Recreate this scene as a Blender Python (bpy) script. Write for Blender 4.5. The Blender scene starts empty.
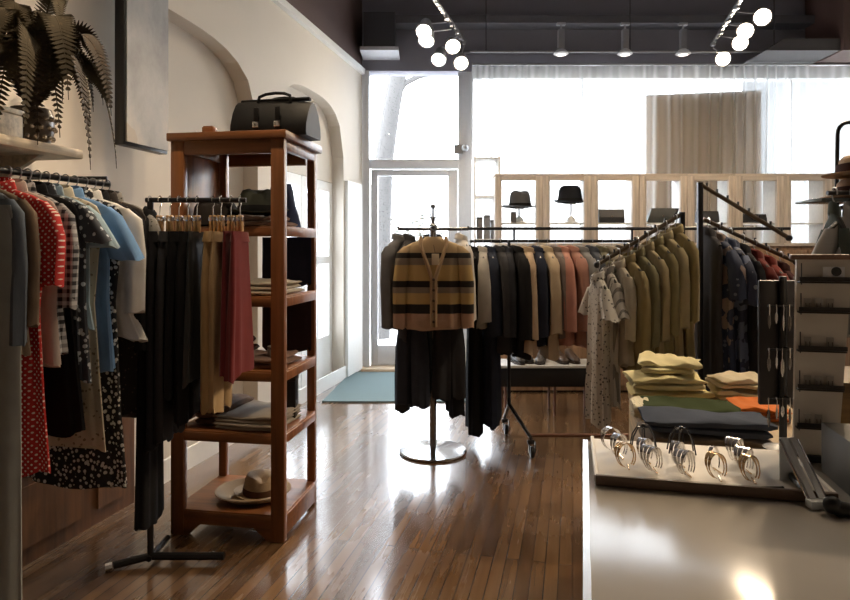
import bpy, math, random
from math import sin, cos, pi, radians
from mathutils import Vector, Matrix
rnd = random.Random(11)
SC = bpy.context.scene
COL = SC.collection
F, CX, HY, HC = 640.0, 425.0, 248.0, 1.45
SL = 0.23                       # the left wall and most fittings run along (0.23, 1)
ANG = -math.atan(SL)

def at(px, py, Y): return Vector(((px - CX) / F * Y, Y, HC + (HY - py) / F * Y))
def xat(px, Y): return (px - CX) / F * Y
def zat(py, Y): return HC + (HY - py) / F * Y

# ------------------------------------------------------------------ materials
def _new(name):
    m = bpy.data.materials.new(name); m.use_nodes = True
    nt = m.node_tree
    return m, nt, nt.nodes['Principled BSDF']
def _coord(nt, scale=(1, 1, 1), rot=(0, 0, 0)):
    tc = nt.nodes.new('ShaderNodeTexCoord'); mp = nt.nodes.new('ShaderNodeMapping')
    mp.inputs['Scale'].default_value = scale; mp.inputs['Rotation'].default_value = rot
    nt.links.new(tc.outputs['Object'], mp.inputs['Vector'])
    return mp.outputs['Vector']
def _mix(nt, fac, a, b):
    mx = nt.nodes.new('ShaderNodeMix'); mx.data_type = 'RGBA'
    if isinstance(fac, float): mx.inputs[0].default_value = fac
    else: nt.links.new(fac, mx.inputs[0])
    for s, v in ((6, a), (7, b)):
        if isinstance(v, (tuple, list)): mx.inputs[s].default_value = (*v[:3], 1)
        else: nt.links.new(v, mx.inputs[s])
    return mx.outputs[2]
def _math(nt, op, a, b=None):
    n = nt.nodes.new('ShaderNodeMath'); n.operation = op
    for i, v in enumerate((a, b)):
        if v is None: continue
        if isinstance(v, (int, float)): n.inputs[i].default_value = v
        else: nt.links.new(v, n.inputs[i])
    return n.outputs[0]
def _noise(nt, vec, scale, detail=3, rough=.5):
    n = nt.nodes.new('ShaderNodeTexNoise'); n.inputs['Scale'].default_value = scale
    n.inputs['Detail'].default_value = detail; n.inputs['Roughness'].default_value = rough
    nt.links.new(vec, n.inputs['Vector']); return n.outputs['Fac']
def _ramp(nt, fac, stops, const=False):
    r = nt.nodes.new('ShaderNodeValToRGB'); e = r.color_ramp.elements
    if const: r.color_ramp.interpolation = 'CONSTANT'
    while len(e) < len(stops): e.new(0.5)
    for el, (p, c) in zip(e, stops):
        el.position = p; el.color = (*c, 1)
    nt.links.new(fac, r.inputs['Fac']); return r.outputs['Color']
def _bump(nt, b, h, strength, dist=.01):
    n = nt.nodes.new('ShaderNodeBump'); n.inputs['Strength'].default_value = strength
    n.inputs['Distance'].default_value = dist
    nt.links.new(h, n.inputs['Height']); nt.links.new(n.outputs['Normal'], b.inputs['Normal'])
def sh(c, k): return tuple(max(0, min(1, v * k)) for v in c)

_cache = {}
def cached(f):
    def g(*a, **k):
        key = (f.__name__, a, tuple(sorted(k.items())))
        if key not in _cache: _cache[key] = f(*a, **k)
        return _cache[key]
    g.__name__ = f.__name__
    return g

@cached
def plain(c, rough=.6, metal=0., var=.12, scale=30., coat=0.):
    m, nt, b = _new('painted'); v = _coord(nt)
    n = _noise(nt, v, scale)
    nt.links.new(_mix(nt, n, sh(c, 1 - var), sh(c, 1 + var)), b.inputs['Base Color'])
    b.inputs['Roughness'].default_value = rough; b.inputs['Metallic'].default_value = metal
    b.inputs['Coat Weight'].default_value = coat
    return m
@cached
def fabric(c, var=.18):
    m, nt, b = _new('fabric'); v = _coord(nt)
    n = _noise(nt, v, 14., 4)
    w = _noise(nt, v, 420., 2)
    nt.links.new(_mix(nt, n, sh(c, 1 - var), sh(c, 1 + var)), b.inputs['Base Color'])
    b.inputs['Roughness'].default_value = .9; b.inputs['Specular IOR Level'].default_value = .12
    b.inputs['Sheen Weight'].default_value = .12 if max(c) > .1 else 0.
    _bump(nt, b, w, .35, .002); return m
@cached
def denim(c):
    m, nt, b = _new('denim'); v = _coord(nt)
    n = _noise(nt, v, 9., 5, .65)
    v2 = _coord(nt, (900, 900, 60))
    w = _noise(nt, v2, 1., 1)
    col = _mix(nt, n, sh(c, .65), sh(c, 1.4))
    nt.links.new(_mix(nt, _math(nt, 'MULTIPLY', w, .35), col, sh(c, 1.8)), b.inputs['Base Color'])
    b.inputs['Roughness'].default_value = .95; b.inputs['Specular IOR Level'].default_value = .08; _bump(nt, b, w, .3, .002); return m
@cached
def dots(c, d, pitch=.0165, r=.22):
    m, nt, b = _new('polka_dots'); v = _coord(nt, (1/pitch, 0, 1/pitch), (0, radians(45), 0))
    fr = nt.nodes.new('ShaderNodeVectorMath'); fr.operation = 'FRACTION'; nt.links.new(v, fr.inputs[0])
    sx = nt.nodes.new('ShaderNodeSeparateXYZ'); nt.links.new(fr.outputs[0], sx.inputs[0])
    dx = _math(nt, 'POWER', _math(nt, 'SUBTRACT', sx.outputs[0], .5), 2.)
    dz = _math(nt, 'POWER', _math(nt, 'SUBTRACT', sx.outputs[2], .5), 2.)
    k = _math(nt, 'LESS_THAN', _math(nt, 'ADD', dx, dz), r * r)
    nt.links.new(_mix(nt, k, c, d), b.inputs['Base Color'])
    b.inputs['Roughness'].default_value = .85; return m
@cached
def plaid(c, d, pitch=.045):
    m, nt, b = _new('plaid'); v = _coord(nt, (1/pitch, 0, 1/pitch))
    fr = nt.nodes.new('ShaderNodeVectorMath'); fr.operation = 'FRACTION'; nt.links.new(v, fr.inputs[0])
    sx = nt.nodes.new('ShaderNodeSeparateXYZ'); nt.links.new(fr.outputs[0], sx.inputs[0])
    a = _math(nt, 'LESS_THAN', sx.outputs[0], .5); e = _math(nt, 'LESS_THAN', sx.outputs[2], .5)
    s = _math(nt, 'MULTIPLY', _math(nt, 'ADD', a, e), .5)
    nt.links.new(_mix(nt, s, c, d), b.inputs['Base Color'])
    b.inputs['Roughness'].default_value = .9; return m
@cached
def floral(c, d, scale=30., th=.42, e=None):
    m, nt, b = _new('print'); v = _coord(nt)
    vo = nt.nodes.new('ShaderNodeTexVoronoi'); vo.inputs['Scale'].default_value = scale
    nt.links.new(v, vo.inputs['Vector'])
    n = _noise(nt, v, scale * 1.5, 3)
    h = _math(nt, 'ADD', vo.outputs['Distance'], _math(nt, 'MULTIPLY', n, .35))
    k = _math(nt, 'LESS_THAN', h, th)
    col = _mix(nt, k, c, d)
    if e:
        n2 = _noise(nt, v, scale * .6, 2)
        col = _mix(nt, _math(nt, 'GREATER_THAN', n2, .58), col, e)
    nt.links.new(col, b.inputs['Base Color'])
    b.inputs['Roughness'].default_value = .85; return m
@cached
def vstripe(c, d, pitch=.04, frac=.4, axis=0):
    m, nt, b = _new('striped'); v = _coord(nt, (1/pitch,) * 3)
    sx = nt.nodes.new('ShaderNodeSeparateXYZ'); nt.links.new(v, sx.inputs[0])
    k = _math(nt, 'LESS_THAN', _math(nt, 'FRACT', sx.outputs[axis]), frac)
    nt.links.new(_mix(nt, k, c, d), b.inputs['Base Color'])
    b.inputs['Roughness'].default_value = .9; return m
@cached
def wood(c, rough=.4, along=2, coat=0.):
    m, nt, b = _new('wood')
    s = [26, 26, 26]; s[along] = 1.6
    v = _coord(nt, tuple(s)); n = _noise(nt, v, 1., 5, .6)
    nt.links.new(_ramp(nt, n, [(.3, sh(c, .6)), (.5, c), (.72, sh(c, 1.35))]), b.inputs['Base Color'])
    b.inputs['Roughness'].default_value = rough; b.inputs['Coat Weight'].default_value = coat
    _bump(nt, b, n, .12, .004); return m
@cached
def straw(c):
    m, nt, b = _new('straw'); v = _coord(nt, (260, 260, 260))
    n = _noise(nt, v, 1., 2)
    nt.links.new(_mix(nt, n, sh(c, .6), sh(c, 1.3)), b.inputs['Base Color'])
    b.inputs['Roughness'].default_value = .8; _bump(nt, b, n, .6, .003); return m
@cached
def emit(c, s):
    m, nt, b = _new('lamp_glow'); b.inputs['Base Color'].default_value = (0, 0, 0, 1)
    b.inputs['Emission Color'].default_value = (*c, 1); b.inputs['Emission Strength'].default_value = s
    return m
@cached
def glass(tint=(.95, .97, 1.0), refl=.5):
    m, nt, b = _new('glass'); nt.nodes.remove(b); out = nt.nodes['Material Output']
    t = nt.nodes.new('ShaderNodeBsdfTransparent'); t.inputs[0].default_value = (*tint, 1)
    g = nt.nodes.new('ShaderNodeBsdfGlossy'); g.inputs['Roughness'].default_value = .03
    fr = nt.nodes.new('ShaderNodeFresnel'); fr.inputs[0].default_value = 1.45
    mx = nt.nodes.new('ShaderNodeMixShader')
    nt.links.new(_math(nt, 'MULTIPLY', fr.outputs[0], refl), mx.inputs[0])
    nt.links.new(t.outputs[0], mx.inputs[1]); nt.links.new(g.outputs[0], mx.inputs[2])
    nt.links.new(mx.outputs[0], out.inputs[0]); return m
@cached
def sheer():
    m, nt, b = _new('sheer_curtain'); nt.nodes.remove(b); out = nt.nodes['Material Output']
    t = nt.nodes.new('ShaderNodeBsdfTransparent'); t.inputs[0].default_value = (.9, .9, .89, 1)
    d = nt.nodes.new('ShaderNodeBsdfTranslucent'); d.inputs[0].default_value = (.5, .49, .47, 1)
    e = nt.nodes.new('ShaderNodeBsdfDiffuse'); e.inputs[0].default_value = (.7, .69, .67, 1)
    m1 = nt.nodes.new('ShaderNodeMixShader'); m1.inputs[0].default_value = .35
    nt.links.new(d.outputs[0], m1.inputs[1]); nt.links.new(e.outputs[0], m1.inputs[2])
    m2 = nt.nodes.new('ShaderNodeMixShader')
    lw = nt.nodes.new('ShaderNodeLayerWeight'); lw.inputs[0].default_value = .5
    nt.links.new(_math(nt, 'ADD', _math(nt, 'MULTIPLY', lw.outputs['Facing'], .5), .36), m2.inputs[0])
    nt.links.new(t.outputs[0], m2.inputs[1]); nt.links.new(m1.outputs[0], m2.inputs[2])
    nt.links.new(m2.outputs[0], out.inputs[0]); return m

BLACKM = plain((.012, .012, .014), .35, .2)
CHROME = plain((.75, .75, .76), .18, 1., .04)
STEEL = plain((.42, .43, .45), .3, .9, .08)
DARKST = plain((.05, .05, .055), .35, .8)
CABW = wood((.23, .088, .03), .38)
CABWX = wood((.23, .088, .03), .38, 0)
LTW = wood((.50, .28, .12), .5)
WHITEP = plain((.82, .82, .80), .5, 0., .04)

# ------------------------------------------------------------------ mesh helper
class MB:
    def __init__(s): s.v = []; s.f = []
    def add(s, vs, fs):
        o = len(s.v); s.v += [Vector(p) for p in vs]; s.f += [tuple(i + o for i in f) for f in fs]; return s
    def box(s, c, d, rz=0., bev=0., M=None):
        x, y, z = (k / 2 for k in d); b = min(bev, x * .9, y * .9, z * .9)
        R = M if M else Matrix.Rotation(rz, 3, 'Z'); c = Vector(c)
        if b <= 0:
            vs = [(i * x, j * y, k * z) for i in (-1, 1) for j in (-1, 1) for k in (-1, 1)]
            fs = [(0, 1, 3, 2), (4, 6, 7, 5), (0, 4, 5, 1), (2, 3, 7, 6), (0, 2, 6, 4), (1, 5, 7, 3)]
            return s.add([c + R @ Vector(p) for p in vs], fs)
        def ring(ix, iy, zz):
            pts = []
            for sx, sy, a0 in ((1, 1, 0), (-1, 1, 90), (-1, -1, 180), (1, -1, 270)):
                for a in (0, 45, 90):
                    t = radians(a0 + a)
                    pts.append((sx * (x - b) + (b - ix) * cos(t), sy * (y - b) + (b - ix) * sin(t), zz))
            return [c + R @ Vector(p) for p in pts]
        q = b * .3
        rings = [ring(b * .99, 0, -z), ring(q, 0, -z + q), ring(0, 0, -z + b), ring(0, 0, z - b), ring(q, 0, z - q), ring(b * .99, 0, z)]
        return s.loft(rings)
    def loft(s, rings, cap0=True, cap1=True, closed=True):
        n = len(rings[0]); vs = [p for r in rings for p in r]; fs = []
        for i in range(len(rings) - 1):
            for j in range(n if closed else n - 1):
                k = (j + 1) % n
                fs.append((i * n + j, i * n + k, (i + 1) * n + k, (i + 1) * n + j))
        if cap0: fs.append(tuple(reversed(range(n))))
        if cap1: fs.append(tuple((len(rings) - 1) * n + j for j in range(n)))
        return s.add(vs, fs)
    def tube(s, pts, r, seg=8, cap=True):
        pts = [Vector(p) for p in pts]; rr = r if isinstance(r, (list, tuple)) else [r] * len(pts)
        rings = []; up = None
        for i, p in enumerate(pts):
            t = (pts[min(i + 1, len(pts) - 1)] - pts[max(i - 1, 0)]).normalized()
            if up is None: up = Vector((0, 0, 1)) if abs(t.z) < .9 else Vector((1, 0, 0))
            a = t.cross(up).normalized(); up2 = a.cross(t).normalized(); up = up2
            rings.append([p + (a * cos(2 * pi * j / seg) + up2 * sin(2 * pi * j / seg)) * rr[i] for j in range(seg)])
        return s.loft(rings, cap, cap)
    def lathe(s, prof, c=(0, 0, 0), seg=24, sx=1., sy=1., M=None):
        c = Vector(c); rings = []
        for r, z in prof:
            ring = [Vector((max(r, 1e-4) * cos(2 * pi * j / seg) * sx, max(r, 1e-4) * sin(2 * pi * j / seg) * sy, z)) for j in range(seg)]
            rings.append([c + (M @ p if M else p) for p in ring])
        return s.loft(rings)
    def prism(s, outline, y0, y1):      # outline in xz, extruded in y
        n = len(outline)
        return s.loft([[(x, y0, z) for x, z in outline], [(x, y1, z) for x, z in outline]])
    def ball(s, c, r, seg=12, st=8, sc=(1, 1, 1)):
        c = Vector(c); rings = []
        for i in range(1, st):
            a = pi * i / st
            rings.append([c + Vector((r * sin(a) * cos(2 * pi * j / seg) * sc[0], r * sin(a) * sin(2 * pi * j / seg) * sc[1], -r * cos(a) * sc[2])) for j in range(seg)])
        return s.loft(rings)
    def build(s, name, m, parent=None, loc=(0, 0, 0), rz=0., smooth=True, ang=40):
        me = bpy.data.meshes.new(name); me.from_pydata([tuple(p) for p in s.v], [], s.f); me.update()
        import bmesh
        bm = bmesh.new(); bm.from_mesh(me); bmesh.ops.recalc_face_normals(bm, faces=bm.faces)
        if smooth:
            for f in bm.faces: f.smooth = True
            for e in bm.edges:
                if len(e.link_faces) == 2 and e.calc_face_angle(0) > radians(ang): e.smooth = False
        bm.to_mesh(me); bm.free()
        me.materials.append(m)
        o = bpy.data.objects.new(name, me); COL.objects.link(o)
        o.location = loc; o.rotation_euler = (0, 0, rz)
        if parent: o.parent = parent
        return o
def tag(o, label, cat, group=None, kind=None):
    o['label'] = label; o['category'] = cat
    if group: o['group'] = group
    if kind: o['kind'] = kind
    return o
def thing(name, loc, rz, label, cat, group=None):
    o = bpy.data.objects.new(name, None); COL.objects.link(o); o.empty_display_size = .05
    o.location = loc; o.rotation_euler = (0, 0, rz); return tag(o, label, cat, group)
def struct(o): o['kind'] = 'structure'; return o
def copy_thing(r, loc=None, rz=None, label=None):
    c = r.copy(); COL.objects.link(c)
    if loc is not None: c.location = loc
    if rz is not None: c.rotation_euler = (0, 0, rz)
    if label: c['label'] = label
    for ch in list(r.children):
        d = ch.copy(); COL.objects.link(d); d.parent = c
        for g in list(ch.children):
            e = g.copy(); COL.objects.link(e); e.parent = d
    return c

# ------------------------------------------------------------------ camera, world
cam = bpy.data.cameras.new('camera'); co = bpy.data.objects.new('camera', cam); COL.objects.link(co)
co.location = (0, 0, HC); co.rotation_euler = (radians(90), 0, 0)
cam.sensor_width = 36; cam.lens = F / 850 * 36; cam.shift_y = -(300 - HY) / 850; cam.clip_start = .02
SC.camera = co
SC.view_settings.view_transform = 'Standard'; SC.view_settings.look = 'None'
SC.view_settings.gamma = 1; SC.view_settings.exposure = 0.15
try: SC.view_settings.use_curve_mapping = False
except Exception: pass
w = bpy.data.worlds.new('overcast_sky'); SC.world = w; w.use_nodes = True
bg = w.node_tree.nodes['Background']; bg.inputs[0].default_value = (.93, .97, 1.0, 1); bg.inputs[1].default_value = 13.0
def light(name, kind, loc, power, color=(1, .8, .58), parent=None, **k):
    l = bpy.data.lights.new(name, kind); l.energy = power; l.color = color
    for a, v in k.items(): setattr(l, a, v)
    o = bpy.data.objects.new(name, l); COL.objects.link(o); o.location = loc
    if parent: o.parent = parent
    return o

# ------------------------------------------------------------------ room shell
YS, ZT, ZC, YB = 7.7, 3.58, 4.7, -2.6
def wl(Y, off=0., z=0.):           # point on the left wall, pushed into the room by off
    p = Vector((cos(ANG), sin(ANG), 0)); return Vector((-2.53 + SL * Y, Y, z)) + p * off
RW = lambda Y: 3.7 + SL * Y
m, nt, b = _new('plank_floor')
v = _coord(nt, (1, 1, 1), (0, 0, radians(90) - ANG))
br = nt.nodes.new('ShaderNodeTexBrick'); br.offset = .37; br.inputs['Scale'].default_value = 1
br.inputs['Brick Width'].default_value = 1.5; br.inputs['Row Height'].default_value = .06
br.inputs['Mortar Size'].default_value = .0028; br.inputs['Mortar Smooth'].default_value = .2
br.inputs['Color1'].default_value = (.0, .0, .0, 1); br.inputs['Color2'].default_value = (1, 1, 1, 1); br.inputs['Mortar'].default_value = (.5, .5, .5, 1)
nt.links.new(v, br.inputs['Vector'])
v2 = _coord(nt, (1, 1, 1), (0, 0, radians(90) - ANG))
mp = nt.nodes.new('ShaderNodeMapping'); mp.inputs['Scale'].default_value = (1.6, 26, 1); nt.links.new(v2, mp.inputs['Vector'])
n = _noise(nt, mp.outputs[0], 1., 5, .6)
tone = _math(nt, 'ADD', _math(nt, 'MULTIPLY', br.outputs['Color'], .45), _math(nt, 'MULTIPLY', n, .55))
col = _ramp(nt, tone, [(.15, (.065, .034, .016)), (.5, (.13, .072, .034)), (.9, (.21, .122, .058))])
col = _mix(nt, br.outputs['Fac'], col, (.018, .01, .006))
nt.links.new(col, b.inputs['Base Color'])
wear = _noise(nt, _coord(nt), 1.3, 4)
nt.links.new(_ramp(nt, _math(nt, 'ADD', _math(nt, 'MULTIPLY', wear, .7), _math(nt, 'MULTIPLY', n, .3)), [(.3, (.16,) * 3), (.7, (.36,) * 3)]), b.inputs['Roughness'])
b.inputs['Coat Weight'].default_value = .8; b.inputs['Coat Roughness'].default_value = .13
_bump(nt, b, _math(nt, 'SUBTRACT', n, _math(nt, 'MULTIPLY', br.outputs['Fac'], 2.)), .22, .003)
FLOORM = m
mb = MB(); mb.add([(wl(YB).x - .4, YB, 0), (RW(YB) + .4, YB, 0), (RW(YS) + .4, YS + .2, 0), (wl(YS).x - .4, YS + .2, 0),
                   (wl(YB).x - .4, YB, -.15), (RW(YB) + .4, YB, -.15), (RW(YS) + .4, YS + .2, -.15), (wl(YS).x - .4, YS + .2, -.15)],
                  [(0, 1, 2, 3), (7, 6, 5, 4), (0, 4, 5, 1), (1, 5, 6, 2), (2, 6, 7, 3), (3, 7, 4, 0)])
struct(mb.build('floor', FLOORM, smooth=False))
PLASTER = plain((.70, .64, .56), .8, 0., .03, 4.)
DARKW = plain((.11, .07, .065), .7, 0., .1, 3.)
DARKB = plain((.20, .195, .235), .65, 0., .1, 3.)  # bulkhead colour, lightened and blued to carry lens haze
# left wall with two arched niches
def arch(y0, y1, zs, zt):
    r = []
    for i in range(15):
        t = i / 14; Y = y0 + (y1 - y0) * t
        e = abs(2 * t - 1); k = (1 - e ** 3.2) ** (1 / 2.0)
        r.append((Y, zs + (zt - zs) * k))
    return r
A1, A2 = arch(3.0, 5.15, 2.45, 2.95), arch(5.45, 7.08, 2.45, 2.98)
ND = .13
mb = MB()
def wquad(a, b_, c, d): mb.add([a, b_, c, d], [(0, 1, 2, 3)])
for a, b_ in ((YB, A1[0][0]), (A1[-1][0], A2[0][0]), (A2[-1][0], YS)):
    wquad(wl(a), wl(b_), wl(b_, 0, ZT), wl(a, 0, ZT))
for A in (A1, A2):
    for (y0, z0), (y1, z1) in zip(A, A[1:]):
        wquad(wl(y0, 0, z0), wl(y1, 0, z1), wl(y1, 0, ZT), wl(y0, 0, ZT))
        wquad(wl(y0, 0, z0), wl(y1, 0, z1), wl(y1, -ND, z1), wl(y0, -ND, z0))
        zb = 0. if A is A1 else 2.17
        wquad(wl(y0, -ND, zb), wl(y1, -ND, zb), wl(y1, -ND, z1), wl(y0, -ND, z0))
    for y, z in (A[0], A[-1]): wquad(wl(y), wl(y, -ND), wl(y, -ND, z), wl(y, 0, z))
for a, b_, z in ((YB, A2[0][0], 0), (A2[0][0], A2[-1][0], 2.17), (A2[-1][0], YS, 0)): wquad(wl(a, -.25, z), wl(b_, -.25, z), wl(b_, -.25, ZC), wl(a, -.25, ZC))
wquad(wl(A2[0][0], -ND, 2.17), wl(A2[-1][0], -ND, 2.17), wl(A2[-1][0], -.25, 2.17), wl(A2[0][0], -.25, 2.17))
for y in (A2[0][0], A2[-1][0]): wquad(wl(y, -ND), wl(y, -.25), wl(y, -.25, 2.17), wl(y, -ND, 2.17))
struct(mb.build('wall_left', PLASTER, smooth=False))
def wbox(y0, y1, z0, z1, o0, o1):
    M_ = MB(); M_.add([wl(y0, o0, z0), wl(y1, o0, z0), wl(y1, o1, z0), wl(y0, o1, z0), wl(y0, o0, z1), wl(y1, o0, z1), wl(y1, o1, z1), wl(y0, o1, z1)],
                      [(0, 1, 2, 3), (7, 6, 5, 4), (0, 4, 5, 1), (1, 5, 6, 2), (2, 6, 7, 3), (3, 7, 4, 0)]); return M_
struct(wbox(YB, YS, ZT, ZC, -.2, .0).build('wall_left', DARKW, smooth=False))
struct(wbox(YB, YS - .02, ZT - .05, ZT + .015, 0., .05).build('trim_1', WHITEP, smooth=False))
mb = MB(); mb.add([(RW(YB), YB, 0), (RW(YS), YS, 0), (RW(YS), YS, ZC), (RW(YB), YB, ZC), (RW(YB) + .15, YB, 0), (RW(YS) + .15, YS, 0), (RW(YS) + .15, YS, ZC), (RW(YB) + .15, YB, ZC)],
                  [(0, 1, 2, 3), (7, 6, 5, 4), (0, 4, 5, 1), (1, 5, 6, 2), (2, 6, 7, 3), (3, 7, 4, 0)])
struct(mb.build('wall_right', PLASTER, smooth=False))
struct(MB().box(((wl(YB).x + RW(YB)) / 2, YB - .1, ZC / 2), (RW(YB) - wl(YB).x + .8, .2, ZC)).build('wall_rear', plain((.35, .29, .24), .8, 0., .04, 4.), smooth=False))
mb = MB(); mb.add([(wl(YB).x - .4, YB, ZC), (RW(YB) + .4, YB, ZC), (RW(YS) + .4, YS + .3, ZC), (wl(YS).x - .4, YS + .3, ZC),
                   (wl(YB).x - .4, YB, ZC + .15), (RW(YB) + .4, YB, ZC + .15), (RW(YS) + .4, YS + .3, ZC + .15), (wl(YS).x - .4, YS + .3, ZC + .15)],
                  [(0, 1, 2, 3), (7, 6, 5, 4), (0, 4, 5, 1), (1, 5, 6, 2), (2, 6, 7, 3), (3, 7, 4, 0)])
struct(mb.build('ceiling', plain((.25, .24, .25), .8), smooth=False))  # lightened together with the bulkhead for the haze
# front (street) wall: the bulkhead over the shop window
XL, XR = wl(YS).x, RW(YS)
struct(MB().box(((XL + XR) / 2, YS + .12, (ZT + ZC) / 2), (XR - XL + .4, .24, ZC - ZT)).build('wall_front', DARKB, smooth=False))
mb = MB().box(((XL + XR) / 2, YS - .12, 4.12), (XR - XL - .1, .24, .09)).box(((XL + XR) / 2 + .45, YS - .05, 3.79), (XR - XL - 1.2, .05, .03))
struct(mb.build('trim_2', plain((.09, .088, .1), .5), smooth=False))
q = at(380, 52, 7.45)
mb = MB().box((q.x, 7.5, q.z + .22), (.36, .36, .40)); o = struct(mb.build('trim_3', plain((.04, .04, .05), .6), smooth=False))
struct(MB().box((q.x, 7.5, q.z - .002), (.44, .40, .04)).build('trim_4', plain((.55, .56, .6), .5), smooth=False))
q = at(805, 47, 7.2)
struct(MB().add([(q.x - .55, 7.0, q.z - .10), (q.x - .35, 7.0, q.z + .03), (q.x + .3, 7.0, q.z + .03), (q.x + .42, 7.0, q.z - .10), (q.x - .55, 7.69, q.z - .10), (q.x - .35, 7.69, q.z + .03), (q.x + .3, 7.69, q.z + .03), (q.x + .42, 7.69, q.z - .10)],
     [(0, 1, 2, 3), (7, 6, 5, 4), (0, 4, 5, 1), (1, 5, 6, 2), (2, 6, 7, 3), (3, 7, 4, 0)]).build('trim_5', plain((.07, .065, .07), .6), smooth=False))
q = at(846, 30, 7.0)
struct(MB().box((q.x + .15, 7.3, 4.15), (.42, .7, 1.1)).build('trim_6', plain((.10, .055, .045), .6), smooth=False))

# storefront: door, transom and mullion
ALU = plain((.66, .67, .70), .4, .3, .05)  # darker metal frame, lens flare mixed into its colour
fy = YS + .1
def fb(px0, px1, py0, py1, d=.1, y=fy):
    a, b_ = at(px0, py0, y), at(px1, py1, y)
    return ((a.x + b_.x) / 2, y, (a.z + b_.z) / 2), (abs(b_.x - a.x), d, abs(a.z - b_.z))
mb = MB()
for r in ((359, 370, 66, 368), (458, 473, 62, 368), (370, 458, 66, 71), (370, 458, 160, 169)): mb.box(*fb(*r, d=.14), bev=.006)
mb.box((XL + .06, YS - .02, 1.8), (.06, .05, 3.55))
o = struct(mb.build('window_1', ALU)); 
MB().box(*fb(370, 458, 71, 160, d=.012)).build('pane', glass(), o, smooth=False)
MB().box(*fb(454, 463, 145, 154, d=.06, y=fy - .1)).ball(at(465, 148, fy - .13), .045).build('closer', STEEL, o)
d = MB()
for r in ((371, 378, 170, 367), (448, 457.5, 170, 367), (378, 448, 170, 176), (378, 448, 345, 367)): d.box(*fb(*r, d=.06), bev=.005)
o = struct(d.build('door_1', ALU))
MB().box(*fb(378, 448, 176, 345, d=.012)).build('pane', glass(), o, smooth=False)
MB().tube([at(446, 275, fy - .03), at(446, 275, fy - .1), at(446, 300, fy - .1), at(446, 300, fy - .03)], .012).build('handle', CHROME, o)
struct(MB().box((.0, YS - .04, .012), (1.5, .28, .024)).build('trim_7', wood((.62, .50, .36), .4, 0), smooth=False))
# the big shop window
x0, x1 = xat(473, fy), XR
mb = MB().box(((x0 + x1) / 2, fy, ZT - .03), (x1 - x0, .14, .10)).box(((x0 + x1) / 2, fy, .3), (x1 - x0, .14, .6))
for px in (582, 790): mb.box((xat(px, fy), fy, 2.05), (.02, .05, 3.0))
o = struct(mb.build('window_2', ALU, smooth=False))
MB().box(((x0 + x1) / 2, fy + .02, 2.07), (x1 - x0, .012, 2.95)).build('pane', glass(), o, smooth=False)
po = light('sky_portal', 'AREA', ((XL + XR) / 2, YS + .4, 1.9), 1, (1, 1, 1), shape='RECTANGLE', size=XR - XL, size_y=3.6)
po.rotation_euler = (radians(-90), 0, 0)
try: po.data.cycles.is_portal = True
except Exception: COL.objects.unlink(po)
# street outside
GROUT = plain((.55, .54, .52), .9, 0., .15, 3.)
struct(MB().box((2.2, 17, -.12), (40, 18, .2)).build('ground', GROUT, smooth=False))

def bark(): 
    return floral((.075, .07, .066), (.03, .028, .026), 30., .42)
t = thing('street_tree', at(384, 300, 10.5) * 1.0, 0, 'grey-barked street tree leaning outside the glass door', 'tree')
tb = at(378, 360, 10.5); t.location = (tb.x, 10.5, -.02)
def rel(p, o): return Vector(p) - Vector(o.location)
mb = MB(); pts = [(tb.x, 10.5, -.02)] + [at(px, py, 10.5) for px, py in ((380, 300), (381, 230), (384, 160), (391, 110), (399, 68), (408, 10), (414, -60))]
mb.tube([rel(p, t) for p in pts], [.2, .17, .16, .155, .15, .145, .13, .11], 14).build('trunk', bark(), t)
mb = MB(); mb.tube([rel(at(px, py, 10.5), t) for px, py in ((396, 95), (405, 83), (420, 76), (445, 72), (475, 60), (500, 40))], [.07, .055, .045, .04, .03, .015], 8)
mb.build('branch', bark(), t)
mb = MB(); mb.tube([rel(at(px, py, 10.5), t) for px, py in ((405, 40), (385, 0), (350, -40))], [.07, .05, .03], 8); mb.build('branch', bark(), t)
def shrub(px, py, Y, s, label):
    zb = -.02; X = xat(px, Y); t = thing('shrub', (X, Y, zb), 0, label, 'shrub', 'shrubs across the street')
    st = MB(); lf = MB()
    for i in range(26):
        a = rnd.uniform(0, 2 * pi); h = s * rnd.uniform(.6, 1.25); r = s * rnd.uniform(.1, .45)
        p = [(0, 0, 0), (r * .4 * cos(a), r * .4 * sin(a), h * .5), (r * cos(a), r * sin(a), h)]
        st.tube(p, [.012, .008, .004], 4)
        for k in range(14):
            f = rnd.uniform(.3, 1); c = Vector((r * f * cos(a), r * f * sin(a), h * f)) + Vector((rnd.gauss(0, .05), rnd.gauss(0, .05), rnd.gauss(0, .05)))
            lf.box(c, (.07, .045, .008), M=Matrix.Rotation(rnd.uniform(0, 6), 3, 'Z') @ Matrix.Rotation(rnd.uniform(-1, 1), 3, 'X'))
    st.build('stem', plain((.2, .15, .1), .9), t); lf.build('foliage', plain((.06, .065, .05), .8), t, smooth=False)
shrub(402, 0, 11.5, 1.75, 'pale leafless-looking shrub nearest the tree trunk, through the door glass')
shrub(425, 0, 12.0, 1.7, 'pale shrub in the middle of the door glass, behind the stand finial')
shrub(446, 0, 11.7, 1.75, 'pale shrub by the right side of the door glass')
struct(MB().box((11.6, 14.5, 4), (8.6, .5, 9)).build('trim_11', plain((.085, .088, .09), .9, 0., .2, 1.), smooth=False))  # dark facade added outside to dim the sky behind the curtain's right part
struct(MB().box((0, 24, 1.9), (24, .5, 3.8)).build('trim_8', plain((.62, .6, .58), .9, 0., .2, 1.), smooth=False))

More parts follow.
